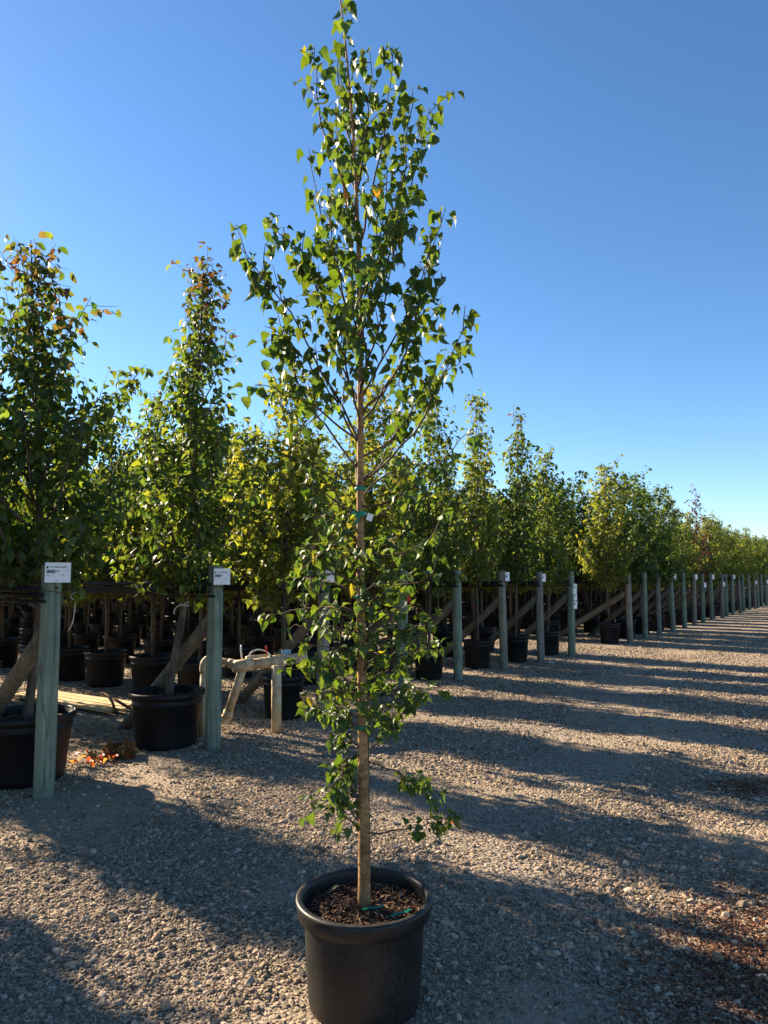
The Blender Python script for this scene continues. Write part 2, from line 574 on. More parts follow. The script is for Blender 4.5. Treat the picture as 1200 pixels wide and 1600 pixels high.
def leaf_objects(root, kind, P, D, N, Sz, C, var, idx, m):
    """single leaves as parts that share a few meshes (shape x colour)"""
    R = leaf_frames(D, N)
    for i in idx:
        key = (kind, int(var[i]), tuple(np.round(C[i] / 0.02).astype(int)))
        if key not in _leafmesh:
            gg = G(); V, T = TEMPL[kind][int(var[i])]
            gg.add(V, T, None, C[i])
            _leafmesh[key] = gg.mesh('leaf', m, True, True)
        o = obj('leaf', _leafmesh[key], root)
        M4 = Matrix.Identity(4)
        for a in range(3):
            for b in range(3): M4[a][b] = float(R[i][a][b] * Sz[i])
            M4[a][3] = float(P[i][a])
        o.matrix_local = M4


class LeafSet:
    def __init__(self): self.P = []; self.D = []; self.N = []; self.S = []; self.C = []

    def put(self, p, d, n, s, c):
        self.P.append(p); self.D.append(d); self.N.append(n); self.S.append(s); self.C.append(c)

    def arrays(self, rr):
        return (np.array(self.P), np.array(self.D), np.array(self.N), np.array(self.S), np.array(self.C),
                rr.randint(0, 6, len(self.P)))


def polyline(pts, n):
    pts = np.asarray(pts, float)
    seg = np.r_[0, np.cumsum(np.linalg.norm(np.diff(pts, axis=0), axis=1))]
    # smooth Catmull-ish resample
    t = np.linspace(0, seg[-1], n)
    out = np.stack([np.interp(t, seg, pts[:, k]) for k in range(3)], -1)
    for _ in range(2):
        out[1:-1] = 0.25 * out[:-2] + 0.5 * out[1:-1] + 0.25 * out[2:]
    return out, seg[-1]


def leaf_along(ls, pts, L_, rr, spacing, size, tint, down, spur=0.012, s0=0.0, multi=1, flat=0.55):
    n = max(2, int(L_ * (1 - s0) / spacing))
    K = len(pts)
    for k in range(n + 1):
        s = s0 + (1 - s0) * (k + rr.uniform(0.1, 0.9)) / n if k < n else 0.985 + 0.015 * (k - n)
        f = s * (K - 1); i = min(int(f), K - 2); p = pts[i] + (pts[i + 1] - pts[i]) * (f - i)
        ax = unit(pts[i + 1] - pts[i])
        for _ in range(multi if rr.rand() < 0.75 else multi + 1):
            out = rr.normal(0, 1, 3); out -= ax * np.dot(out, ax) * 0.8; out = unit(out)
            d_ = unit(out + 0.25 * ax + np.array([0, 0, -down]) + rr.normal(0, 0.25, 3))
            nn = unit(np.array([0, 0, 1.0]) + rr.normal(0, flat, 3) + out * 0.5)
            sz = size * rr.uniform(0.6, 1.15)
            ls.put(p + out * (spur * rr.uniform(0.0, 1.0)) + d_ * 0.40 * sz, d_, nn, sz, tint(rr, p))


# ------------------------------------------------------------------ nursery tree generator
def tree_data(seed, H, cb, rad, shape, nb, elev, leaf_len, spacing, tint, kind='oval', trunk=None, r0=0.022,
              twigs=4, down=0.5, multi=1, twl=(0.12, 0.28)):
    rr = np.random.RandomState(seed)
    g = G(); ls = LeafSet()
    if trunk is None:
        K = 9
        z = np.linspace(0, H, K)
        wob = np.cumsum(rr.normal(0, 0.012, (K, 2)), 0); wob[0] = 0
        trunk = np.c_[wob, z]
    tp, TL = polyline(trunk, 26)
    tr = np.maximum(r0 * (1 - np.linspace(0, 1, 26)) ** 0.8, 0.0035)
    tr[0] *= 1.35
    tube(g, tp, tr, 8)
    az = rr.uniform(0, 6.28)
    for b in range(nb):
        f = ((b + rr.uniform(0.0, 1.0)) / nb) ** 1.22
        z0 = cb * 0.82 + f * (H * 0.94 - cb * 0.82)
        az += 2.4 + rr.normal(0, 0.35)
        el = math.radians(rr.normal(elev[0] + (elev[1] - elev[0]) * f, 6))
        ftip = min(1.0, max(0.0, (z0 - cb * 0.82) / (H - cb * 0.82)))
        lump = 1 + 0.42 * mnoise.noise(Vector((z0 * 1.9 + seed, math.cos(az) * 0.9, math.sin(az) * 0.9)))
        R_ = max(0.07, rad * shape(ftip) * rr.uniform(0.5, 1.22) * lump)
        i = np.searchsorted(tp[:, 2], z0); i = min(max(i, 1), 25)
        w = (z0 - tp[i - 1, 2]) / max(1e-6, tp[i, 2] - tp[i - 1, 2])
        p0 = tp[i - 1] + (tp[i] - tp[i - 1]) * w
        s = np.linspace(0, 1, 6)
        Lz = min(R_ * math.tan(el), (H * 1.01 - z0) + 0.05)
        bp = np.c_[p0[0] + math.cos(az) * R_ * s ** 0.85, p0[1] + math.sin(az) * R_ * s ** 0.85, p0[2] + Lz * s ** 1.12]
        bp[1:] += rr.normal(0, 0.012, (5, 3))
        BL = np.linalg.norm(np.diff(bp, axis=0), axis=1).sum()
        rb = max(0.004, r0 * 0.42 * (1 - 0.75 * f))
        tube(g, bp, np.linspace(rb, 0.002, 6), 5, cap=False)
        leaf_along(ls, bp, BL, rr, spacing * (1 + 0.7 * f * f), leaf_len, tint, down, s0=0.22, multi=multi)
        nt_ = max(1, int(twigs * (0.5 + BL) * (1.1 - 0.75 * f)))
        for t in range(nt_):
            sf = rr.uniform(0.15, 0.97); ff = sf * 5; q = min(int(ff), 4)
            a = bp[q] + (bp[q + 1] - bp[q]) * (ff - q)
            dd = unit(unit(bp[q + 1] - bp[q]) * 0.6 + rr.normal(0, 0.55, 3) + np.array([0, 0, 0.25]))
            Lt = rr.uniform(*twl)
            tw = np.array([a, a + dd * Lt * 0.5 + rr.normal(0, 0.006, 3), a + dd * Lt + np.array([0, 0, 0.02])])
            tube(g, tw, [0.003, 0.0022, 0.0014], 4, cap=False)
            leaf_along(ls, tw, Lt, rr, spacing * (1 + 0.7 * f * f), leaf_len, tint, down, s0=0.05, multi=multi)
    topn = polyline(tp[18:], 6)[0]
    leaf_along(ls, topn, H * 0.28, rr, spacing * 1.5, leaf_len, tint, down)
    return g, ls, rr


def tinter(cols, wts, top=None, H=4.0, frac=0.78):
    cols = np.array(cols); wts = np.array(wts) / np.sum(wts)

    def f(rr, p):
        if top is not None and p[2] > H * frac and rr.rand() < 0.75 * (p[2] / H - frac) / (1 - frac) + 0.12:
            c = np.array(top[rr.randint(len(top))])
        else:
            c = cols[rr.choice(len(cols), p=wts)]
        return np.round(c * rr.uniform(0.8, 1.2) / 0.012) * 0.012
    return f


GREEN_D = [(0.036, 0.072, 0.018), (0.048, 0.085, 0.020), (0.072, 0.108, 0.024)]
GREEN_M = [(0.055, 0.098, 0.022), (0.080, 0.120, 0.024), (0.115, 0.140, 0.026)]
YELLOWG = [(0.085, 0.115, 0.022), (0.115, 0.140, 0.026), (0.150, 0.155, 0.030)]
REDS = [(0.075, 0.056, 0.026), (0.080, 0.042, 0.026), (0.085, 0.072, 0.028), (0.06, 0.07, 0.024), (0.05, 0.068, 0.022)]

spire = lambda f: (1 - f) ** 1.15 * min(1, 0.75 + 2.0 * f)
broad = lambda f: (1 - f) ** 0.7 * min(1, 0.7 + 2.0 * f)
narrow = lambda f: (1 - f) ** 0.9 * 0.8 + 0.1


def finish_variant(name, args, kind, mleaf=M_LEAF):
    g, ls, rr = tree_data(kind=kind, **args)
    wood = g.mesh(name + '_trunk', M_BARK)
    P, D, N, Sz, C, var = ls.arrays(rr)
    gl = G(); leaves_to(gl, kind, P, D, N, Sz, C, var)
    crown = gl.mesh(name + '_crown', mleaf, True, True)
    print(name, len(P))
    return wood, crown, args['H']


VAR = {}
def V_(kind, n, base):
    VAR[kind] = []
    for k in range(n):
        a = dict(base[0]); a['seed'] = 1000 + 37 * len(VAR) + k
        a['H'] = a['H'] * (0.95 + 0.05 * k)
        VAR[kind].append(finish_variant(kind, a, base[1]))


V_('pear', 3, (dict(H=3.55, cb=0.95, rad=0.50, shape=spire, nb=50, elev=(48, 70), leaf_len=0.082, spacing=0.033, twigs=7,
                    tint=tinter(GREEN_D + [(0.10, 0.12, 0.025)], [3, 3, 2, 1], REDS, 3.9, 0.86), multi=1), 'oval'))
V_('maple', 3, (dict(H=3.35, cb=0.92, rad=0.74, shape=broad, nb=52, elev=(38, 66), leaf_len=0.082, spacing=0.034, twigs=7,
                     tint=tinter(GREEN_M + YELLOWG, [1, 2, 3, 3, 3, 2]), multi=1), 'maple'))
V_('linden', 2, (dict(H=3.5, cb=0.92, rad=0.70, shape=broad, nb=52, elev=(42, 68), leaf_len=0.084, spacing=0.034, twigs=7,
                      tint=tinter(GREEN_M + GREEN_D, [3, 3, 2, 1, 2, 2]), multi=1), 'oval'))
V_('spire', 2, (dict(H=3.55, cb=0.92, rad=0.40, shape=narrow, nb=48, elev=(55, 74), leaf_len=0.078, spacing=0.034, twigs=6,
                     tint=tinter(GREEN_M + YELLOWG, [2, 3, 3, 2, 2, 1]), multi=1), 'oval'))
V_('dense', 2, (dict(H=3.5, cb=0.95, rad=0.76, shape=broad, nb=56, elev=(36, 66), leaf_len=0.086, spacing=0.034, twigs=7,
                     tint=tinter(GREEN_D + [(0.07, 0.11, 0.024)], [3, 3, 2, 1]), multi=1), 'maple'))
V_('purple', 1, (dict(H=3.6, cb=0.92, rad=0.42, shape=spire, nb=34, elev=(45, 66), leaf_len=0.075, spacing=0.04, twigs=6,
                      tint=tinter([(0.05, 0.018, 0.028), (0.07, 0.022, 0.03), (0.04, 0.02, 0.022)], [1, 1, 1]), multi=1), 'oval'))

# ------------------------------------------------------------------ rows of the nursery
U = unit(np.array([-0.79, 0.61, 0.0]))          # direction the rows run away from the lane
Vc = unit(np.array([-0.58, -0.815, 0.0]))       # along the fence towards the camera
posts = [(-2.227, 4.79), (-1.42, 6.055), (-0.63, 7.34), (0.215, 8.69), (1.03, 10.0), (1.86, 11.16), (2.61, 11.98), (3.37, 12.93)]
far_px = [980, 1003, 1028, 1048, 1065, 1083, 1100, 1113, 1124, 1135, 1146, 1153, 1164, 1172, 1179, 1186, 1192, 1197]
p8 = np.array([5.20, 15.37]); dfar = unit(np.array([13.43, 19.55]))
for k in range(20):
    q = p8 + dfar * 1.39 * k + rs.normal(0, 0.03, 2)
    posts.append((float(q[0]), float(q[1])))
NEARV = {-1: (-3.03, 3.55), -2: (-3.83, 2.3), -3: (-4.6, 1.05)}


def post_mesh(r, h, seed, m, top_tilt=0.0):
    g = G(); rr = np.random.RandomState(seed); ns = 26
    ang = np.arange(ns) / ns * 2 * math.pi
    groove = 1 + 0.02 * np.sin(2 * ang + rr.rand() * 6) + rr.normal(0, 0.012, ns)
    ck = rr.randint(ns); groove[ck] *= 0.90
    zs = np.r_[-0.15, np.linspace(0.0, h - 0.012, 14), h, h]
    rad = np.r_[r, r * (1.02 - 0.05 * np.linspace(0, 1, 14)), r * 0.93, 0.0005]
    wx = 0.004 * np.sin(np.linspace(0, 4, len(zs)) + seed)
    V = np.concatenate([np.c_[wx[i] + rad[i] * groove * np.cos(ang), 0.5 * wx[i] + rad[i] * groove * np.sin(ang),
                              zs[i] + top_tilt * rad[i] * np.cos(ang) * (zs[i] > h - 0.1)] for i in range(len(zs))])
    K = len(zs)
    i = np.arange(K - 1)[:, None] * ns; j = np.arange(ns)[None, :]; j2 = (j + 1) % ns
    g.add(V, None, np.stack([i + j, i + j2, i + ns + j2, i + ns + j], -1).reshape(-1, 4))
    me = g.mesh('post_shaft', m)
    return me


def brace_mesh(r, seed, zt=1.08, tl=1.35):
    """timber prop from the post down into the ground, along local +x"""
    rr = np.random.RandomState(seed); g = G()
    a = np.array([0.03, 0, zt]); b = np.array([tl, 0, -0.05])
    P = np.array([a + (b - a) * s for s in np.linspace(0, 1, 7)])
    R = r * (1 + rr.normal(0, 0.02, 7))
    tube(g, P, R, 14)
    V = g.v[0]
    V[:, 2] = np.where((V[:, 0] < 0.0), V[:, 2], V[:, 2])
    # cut the upper end upright against the post
    k = V[:, 0] < 0.06
    over = k
    dir_ = (b - a) / np.linalg.norm(b - a)
    V[over] += dir_ * ((0.055 - V[over, 0]) / dir_[0])[:, None]
    g.v[0] = V
    return g.mesh('brace', M_BRACE)


BRACES = [brace_mesh(0.056, s) for s in range(4)]
SHAFT_G = [post_mesh(0.064, 1.51, s, M_POSTG, rs.uniform(-0.15, 0.15)) for s in range(4)]
SHAFT_W = [post_mesh(0.063, 1.50, 20 + s, M_POSTW, rs.uniform(-0.15, 0.15)) for s in range(4)]
post_info = {
    0: ('G', 'stout green treated post standing against the biggest black pot by the leaf litter'),
    1: ('G', 'green treated post between a black tree pot and the stained pipe stand'),
    2: ('W', 'grey post seen through the leaves of the birch, right of the pipe stand'),
    3: ('G', 'green post with a red tape flag behind the lower birch leaves'),
    4: ('G', 'clean green post with no card, first one clear of the birch'),
    5: ('W', 'grey post with a white card, between two black pots on the lane edge'),
    6: ('W', 'brownish grey post with a white card and a scrap lying at its foot'),
    7: ('G', 'pale post carrying a column of three white cards, before the wide gap'),
    8: ('W', 'bleached post with a long exposed brace just after the wide gap'),
}
row_yaw = math.atan2(U[1], U[0])
ORD = ['', 'first', 'second', 'third', 'fourth', 'fifth', 'sixth', 'seventh', 'eighth', 'ninth', 'tenth', 'eleventh', 'twelfth', 'thirteenth', 'fourteenth',
       'fifteenth', 'sixteenth', 'seventeenth', 'eighteenth', 'nineteenth', 'twentieth']
SHORT = {0: 'the stout green post', 1: 'the post by the pipe stand', 2: 'the grey post behind the birch', 3: 'the red flagged post', 4: 'the clean green post',
         5: 'the grey carded post', 6: 'the brownish grey post', 7: 'the three card post', 8: 'the bleached post past the gap'}
def post_name(k):
    if k < 0: return 'the ' + ORD[-k] + ' row before the stout green post'
    return SHORT.get(k) or 'the ' + ORD[k - 8] + ' post past the bleached one'
for k, (X, Y) in enumerate(posts):
    kind, lab = post_info.get(k, ('G' if k % 3 != 1 else 'W', None))
    if lab is None:
        lab = ('greenish' if kind == 'G' else 'grey') + ' braced lane post, ' + ORD[k - 8] + ' past the bleached post'
    e = empty('fence_post', (X, Y, float(gh(X, Y))), lab, 'post', 'braced posts along the lane', row_yaw)
    sh = obj('shaft', (SHAFT_G if kind == 'G' else SHAFT_W)[k % 4], e)
    sh.rotation_euler = (rs.normal(0, 0.009), rs.normal(0, 0.009), rs.uniform(0, 6.28))
    br = obj('brace', BRACES[k % 4], e)
    if k == 8: br.scale = (1.35, 1, 1.0)
    gn = G()
    tube(gn, [(-0.075, 0.0, 1.36), (-0.05, 0, 1.36)], 0.008, 8)
    obj('bolt', gn.mesh('bolt', M_RUST), e)
    gw = G()
    aa = np.linspace(0, 2 * math.pi, 17)
    tube(gw, np.c_[0.067 * np.cos(aa), 0.067 * np.sin(aa), 1.33 + 0.012 * np.sin(aa)], 0.003, 5, cap=False)
    obj('wire_loop', gw.mesh('wire_loop', M_RUST), e)


# cards on posts --------------------------------------------------
def card(X, Y, z, w, h, nrm, label, off=(0, 0), detail=True, group=None, roll=0.0):
    yaw = math.atan2(nrm[1], nrm[0]) + math.pi / 2
    e = empty('plant_card', (X, Y, z), label, 'card', group, yaw)
    e.rotation_euler = (0, roll, yaw)
    g = G()
    V = []; nx_ = 6
    for iz in range(2):
        for ix in range(nx_ + 1):
            u = ix / nx_ - 0.5
            V.append((u * w + off[0], -0.004 - 0.012 * (2 * u) ** 2 * 0 + 0.006 * (u + 0.5) ** 2, (iz - 0.5) * h + off[1]))
    nb_ = len(V)
    V += [(x, y + 0.0015, zz) for x, y, zz in V]
    Q = []
    for ix in range(nx_):
        a = ix; b = ix + 1; c = nx_ + 1 + ix + 1; d_ = nx_ + 1 + ix
        Q += [(a, b, c, d_), (nb_ + b, nb_ + a, nb_ + d_, nb_ + c)]
        Q += [(a, nb_ + a, nb_ + b, b), (d_, c, nb_ + c, nb_ + d_)]
    Q += [(0, nx_ + 1, nb_ + nx_ + 1, nb_), (nx_, nb_ + nx_, nb_ + 2 * nx_ + 1, 2 * nx_ + 1)]
    g.add(V, None, Q)
    obj('sheet', g.mesh('sheet', M_CARD, False), e)
    if detail:
        gp = G()
        def bar(u, v, bw, bh):
            yy = -0.0065 + 0.006 * max(0, u) ** 2
            box(gp, (off[0] + (u - 0.5) * w, -0.0050 + 0.006 * u * u, off[1] + (0.5 - v) * h), (bw * w, 0.0012, bh * h))
        bar(0.10, 0.24, 0.07, 0.11)
        for u, bw in ((0.24, 0.08), (0.345, 0.03), (0.45, 0.13), (0.60, 0.12), (0.74, 0.12), (0.835, 0.03)): bar(u, 0.225, bw, 0.045)
        r_ = random.Random(int(X * 100))
        u = 0.07
        while u < 0.40:
            bw = r_.choice((0.012, 0.018, 0.028)); bar(u + bw / 2, 0.45, bw, 0.17); u += bw + r_.choice((0.010, 0.016))
        for u, v, bw in ((0.50, 0.40, 0.10), (0.50, 0.46, 0.12), (0.86, 0.39, 0.10), (0.13, 0.65, 0.12), (0.32, 0.635, 0.05), (0.72, 0.635, 0.08), (0.47, 0.90, 0.08), (0.5, 0.10, 0.05)):
            bar(u, v, bw, 0.022)
        obj('print', gp.mesh('print', M_INK, False), e, kind='stuff')
    return e


def card_on(k, z, w, h, label, side=0.0, detail=True, group=None, roll=0.0):
    X, Y = posts[k]
    n_ = unit(np.array([0.40, -0.92]))
    card(X + n_[0] * 0.079, Y + n_[1] * 0.079, z, w, h, n_, label, (side, 0), detail, group, roll)


card_on(0, 1.453, 0.157, 0.132, 'white barcode card stapled at the top of the post by the biggest pot', 0.034)
card_on(1, 1.425, 0.138, 0.135, 'white barcode card on the green post left of the pipe stand', 0.030)
card_on(2, 1.43, 0.10, 0.12, 'white card on the grey post behind the birch leaves', 0.05)
card_on(5, 1.42, 0.085, 0.14, 'small white card on the grey post between two pots', 0.03)
card_on(6, 1.40, 0.085, 0.13, 'small white card on the brownish grey post with a scrap at its foot', 0.03)
for q, zz in enumerate((1.22, 1.07, 0.92)):
    card_on(7, zz, 0.085, 0.145, ('uppermost', 'middle', 'lowest')[q] + ' of three white cards down the pale post before the gap', 0.045, roll=(0.06, -0.05, 0.1)[q])
for k in (11, 13, 14, 15, 16, 18, 22, 25):
    card_on(k, rs.choice([1.40, 1.15]), 0.09, 0.15, 'tiny white card on ' + post_name(k), 0.05, False, 'cards on far fence posts')


# pots -------------------------------------------------------------
def pot_profile(R, H, soil, rim=0.02, taper=0.84, lip=0.022):
    r1 = R - rim
    return ([(0.001, 0.0), (r1 * taper - 0.012, 0.0), (r1 * taper, 0.012), (r1 * (taper + 0.02), H * 0.10),
             (r1 * 0.965, H * 0.78), (r1 * 0.985, H * 0.785), (r1 * 0.985, H * 0.815), (r1 * 0.972, H * 0.82), (r1, H - 0.045),
             (R - 0.003, H - 0.040), (R, H - 0.034), (R, H - 0.010), (R - 0.004, H - 0.002), (R - 0.010, H), (R - lip + 0.004, H),
             (R - lip, H - 0.006), (r1 * 0.955, H * 0.75), (r1 * 0.9, soil - 0.02)])


def soil_mesh(R, seed, amp=0.012, rings=7, ns=36):
    g = G(); V = [(0, 0, 0.01)]
    for q in range(1, rings + 1):
        for a in range(ns):
            th = a / ns * 6.2832; r = R * q / rings
            z = amp * mnoise.noise(Vector((r * 14 * math.cos(th) + seed, r * 14 * math.sin(th), seed))) + amp * 0.6 * mnoise.noise(Vector((r * 40 * math.cos(th), r * 40 * math.sin(th), seed)))
            V.append((r * math.cos(th), r * math.sin(th), z))
    T = [(0, 1 + a, 1 + (a + 1) % ns) for a in range(ns)]
    Q = []
    for q in range(rings - 1):
        b = 1 + q * ns
        for a in range(ns):
            a2 = (a + 1) % ns; Q.append((b + a, b + ns + a, b + ns + a2, b + a2))
    g.add(V, T, Q)
    return g.mesh('soil', M_SOIL)


def chips_mesh(n, R, seed, cols, Lr=(0.012, 0.05), z0=0.0, ell=None, wr=(0.0025, 0.007), name='bark_chips'):
    rr = np.random.RandomState(seed); g = G(); cols = np.array(cols)
    for k in range(n):
        if ell is None:
            r = R * math.sqrt(rr.rand()); th = rr.uniform(0, 6.2832); c = np.array([r * math.cos(th), r * math.sin(th), z0 + rr.uniform(0.0, 0.016)])
        else:
            c = ell(rr)
        Ln = rr.uniform(*Lr); w = rr.uniform(*wr); t = w * rr.uniform(0.25, 0.6)
        a = rr.uniform(0, 6.2832); p = rr.normal(0, 0.3)
        M_ = np.array(Matrix.Rotation(a, 3, 'Z') @ Matrix.Rotation(p, 3, 'Y') @ Matrix.Rotation(rr.normal(0, 0.6), 3, 'X'))
        cc = cols[rr.randint(len(cols))] * rr.uniform(0.7, 1.25)
        n0 = g.n
        box(g, c, (Ln, w, t), M_, cc)
        vv = g.v[-1]; vv[:4] = c + (vv[:4] - c) * np.array([1, 1, 1]) * rr.uniform(0.5, 1.0)
    return g.mesh(name, M_CHIP, False, True)


CHIP_COLS = [(0.10, 0.055, 0.03), (0.06, 0.032, 0.02), (0.16, 0.10, 0.06), (0.035, 0.02, 0.014), (0.24, 0.165, 0.10), (0.13, 0.06, 0.03)]

# ------------------------------------------------------------------ stand-alone birch and its pot
BX, BY = -0.066, 2.515
pot_z = float(gh(BX, BY))
PR, PH, PS = 0.233, 0.348, 0.297
e = empty('plant_pot', (BX, BY, pot_z), 'round black plastic pot with a thick rolled collar holding the birch', 'pot')
g = G()
lathe(g, [(0.001, 0), (0.172, 0), (0.184, 0.010), (0.188, 0.03), (0.196, 0.16), (0.203, 0.285), (0.204, 0.295)], 72, 0.003)
obj('wall', g.mesh('pot_wall', M_POT), e)
g = G()
lathe(g, [(0.200, 0.294), (0.219, 0.290), (0.224, 0.293), (0.2295, 0.318), (0.2325, 0.338), (0.2310, 0.345), (0.2260, 0.348),
          (0.2130, 0.347), (0.2085, 0.343), (0.206, 0.330), (0.200, 0.27), (0.196, 0.22)], 72, 0.003)
obj('rim', g.mesh('pot_rim', M_POT), e)
s_ = obj('soil', soil_mesh(0.199, 3.0, 0.016, 12, 60), e, (0, 0, PS))
ch = obj('bark_chips', chips_mesh(1500, 0.19, 5, CHIP_COLS, (0.008, 0.04)), e, (0, 0, PS), kind='stuff')
for n_, c_, a_ in ((0, (0.03, -0.035, PS + 0.018), 0.1), (1, (0.125, -0.075, PS + 0.020), 0.35)):
    g = G()
    P_ = [(-0.036, 0, 0), (-0.012, 0.002, 0.003), (0.012, 0.0035, 0.002), (0.033, 0.009, 0.005)]
    for a0, b0 in zip(P_[:-1], P_[1:]):
        m0 = (np.array(a0) + b0) / 2; dv = np.array(b0) - a0
        box(g, m0, (np.linalg.norm(dv) + 0.003, 0.010, 0.0015), np.array(Matrix.Rotation(math.atan2(dv[1], dv[0]), 3, 'Z') @ Matrix.Rotation(-math.atan2(dv[2], np.hypot(dv[0], dv[1])), 3, 'Y')))
    o = obj('tie_scrap', g.mesh('tie_scrap', M_TIE, False), None, (BX + c_[0], BY + c_[1], pot_z + c_[2]))
    o.rotation_euler = (0.2, 0, a_); tag(o, ('scrap of green tie tape on the soil right beside the birch trunk', 'longer scrap of green tie tape on the soil near the pot rim')[n_], 'tape')
g = G(); V, T = TEMPL['oval'][2]
g.add(V * 0.045, T, None, np.array((0.34, 0.25, 0.12)))
o = obj('fallen_leaf', g.mesh('fallen_leaf', M_CHIP, True, True), None, (BX - 0.085, BY + 0.125, pot_z + PS + 0.022))
o.rotation_euler = (0.5, 0.1, 2.2); tag(o, 'dry tan leaf on the soil at the back of the birch pot', 'leaf')

soilz = pot_z + PS
birch = empty('birch_tree', (BX, BY, soilz), 'slim young birch with green leaves down to the black pot', 'tree')
B0 = np.array([BX, BY, soilz])
tk = [(569, 1408), (569, 1300), (566, 1100), (563, 900), (563, 700), (563, 560), (561, 450), (560, 380), (556, 280), (550, 180), (542, 90), (533, 10), (529, -25)]
yoff = [0, 0, 0, 0.01, 0.01, 0.0, -0.01, 0.0, 0.01, 0.0, -0.01, -0.02, -0.02]
trunk_w = np.array([at(x, y, BY + dy) for (x, y), dy in zip(tk, yoff)])
trunk_w[0, 2] = soilz - 0.02
tp, TLn = polyline(trunk_w - B0, 60)
tp[0] = trunk_w[0] - B0
zt = tp[:, 2]
rad = np.interp(zt, [0, 0.06, 0.25, 0.5, 0.9, 1.3, 1.6, 2.0, 2.4, 2.8, 3.4], [0.0245, 0.0210, 0.0195, 0.0178, 0.0158, 0.0135, 0.0120, 0.0095, 0.0070, 0.0050, 0.0023])
rb = np.random.RandomState(77)
g = G()
tube(g, tp, rad * (1 + rb.normal(0, 0.02, len(rad))), 16)
# knots where branches leave
for zk in np.linspace(0.15, 1.9, 22):
    i = np.searchsorted(zt, zk); a = rb.uniform(0, 6.28)
    c = tp[i] + rad[i] * 0.75 * np.array([math.cos(a), math.sin(a), 0])
    gg = np.array([c + np.array([0, 0, q]) * 0.010 for q in (-1, -0.4, 0.4, 1)])
    tube(g, gg, np.array([0.001, 0.0075, 0.0075, 0.001]), 8, cap=False)
btrunk = obj('trunk', g.mesh('birch_trunk', M_BIRCH), birch)

gb = G(); LS = LeafSet()
BT = [(0.040, 0.078, 0.018), (0.052, 0.092, 0.020), (0.066, 0.108, 0.022), (0.034, 0.068, 0.018)]


def btint(rr, p):
    c = np.array(BT[rr.randint(4)])
    u = rr.rand()
    if u < 0.008: c = np.array((0.17, 0.17, 0.03))
    if u > 0.9993: c = np.array((0.45, 0.16, 0.02))
    return np.round(c * rr.uniform(0.85, 1.15) / 0.012) * 0.012


def trunk_at(y):
    """trunk point seen at picture row y, in birch-local coordinates"""
    z = at(566, y, BY)[2] - soilz
    i = min(max(np.searchsorted(zt, z), 1), len(zt) - 1)
    w = (z - zt[i - 1]) / (zt[i] - zt[i - 1])
    return tp[i - 1] + (tp[i] - tp[i - 1]) * w


def birch_branch(y0, pts, depth, size=0.05, spacing=0.034, down=0.6, r0=0.005, s0=0.2, ntw=3, multi=1, twl=(0.05, 0.14)):
    a = trunk_at(y0)
    P_ = [a]
    for q, (x, y) in enumerate(pts):
        P_.append(at(x, y, BY + depth * (q + 1) / len(pts)) - B0)
    bp, BL = polyline(P_, 12)
    bp[1:-1] += rb.normal(0, 0.004, (10, 3))
    tube(gb, bp, np.linspace(r0, 0.0013, 12), 6, cap=False)
    leaf_along(LS, bp, BL, rb, spacing, size, btint, down, spur=0.003, s0=s0, multi=multi, flat=0.42)
    for t in range(ntw):
        sf = rb.uniform(max(s0, 0.15), 0.98); ff = sf * 11; q = min(int(ff), 10)
        a_ = bp[q] + (bp[q + 1] - bp[q]) * (ff - q)
        dd = unit(unit(bp[q + 1] - bp[q]) * 0.7 + rb.normal(0, 0.5, 3))
        Lt = rb.uniform(*twl)
        tw = np.array([a_, a_ + dd * Lt * 0.5, a_ + dd * Lt + np.array([0, 0, -0.01])])
        tube(gb, tw, [0.002, 0.0016, 0.001], 4, cap=False)
        leaf_along(LS, tw, Lt, rb, spacing * 0.9, size, btint, down, spur=0.002, multi=multi, flat=0.42)


UPB = [
    (693, [(496, 565), (440, 470), (372, 382)], -0.12, 8), (737, [(505, 665), (468, 610), (452, 555), (428, 468)], 0.15, 7),
    (690, [(500, 640), (440, 612), (398, 600)], -0.05, 4), (600, [(511, 507), (478, 392), (410, 345)], 0.10, 6),
    (335, [(522, 255), (503, 205), (491, 72)], -0.08, 4), (560, [(530, 450), (502, 335), (483, 232)], 0.12, 7),
    (390, [(592, 262), (608, 160), (614, 72)], 0.08, 5), (470, [(612, 372), (632, 255), (645, 135)], -0.10, 7),
    (500, [(618, 380), (650, 255), (672, 168)], 0.12, 7), (625, [(643, 485), (668, 400), (696, 325)], 0.05, 7),
    (755, [(640, 690), (690, 600), (716, 520), (738, 492)], -0.10, 7), (650, [(619, 590), (650, 490), (672, 400)], -0.18, 8),
    (714, [(612, 690), (660, 620), (700, 560)], 0.18, 7), (752, [(600, 728), (620, 680), (640, 600)], 0.22, 5),
    (520, [(590, 420), (604, 300), (600, 210)], 0.2, 6), (450, [(540, 340), (532, 240), (524, 160)], -0.18, 6),
    (580, [(540, 480), (520, 380), (512, 290)], -0.22, 7), (610, [(590, 520), (612, 420), (622, 330)], -0.22, 7),
    (640, [(530, 560), (500, 470), (480, 400)], 0.22, 7), (300, [(572, 220), (580, 130), (578, 82)], 0.05, 3),
    (260, [(540, 190), (526, 120), (532, 60)], 0.06, 3), (545, [(575, 460), (585, 380), (590, 300)], -0.25, 5),
    (560, [(555, 500), (545, 420), (550, 340)], 0.3, 5), (620, [(575, 560), (560, 480), (570, 400)], -0.3, 5),
    (660, [(545, 600), (530, 540), (540, 470)], -0.3, 5), (660, [(600, 610), (640, 550), (690, 470)], 0.2, 6),
    (700, [(540, 650), (480, 560), (440, 520)], 0.05, 6), (420, [(556, 330), (548, 250), (556, 170)], 0.2, 4),
]
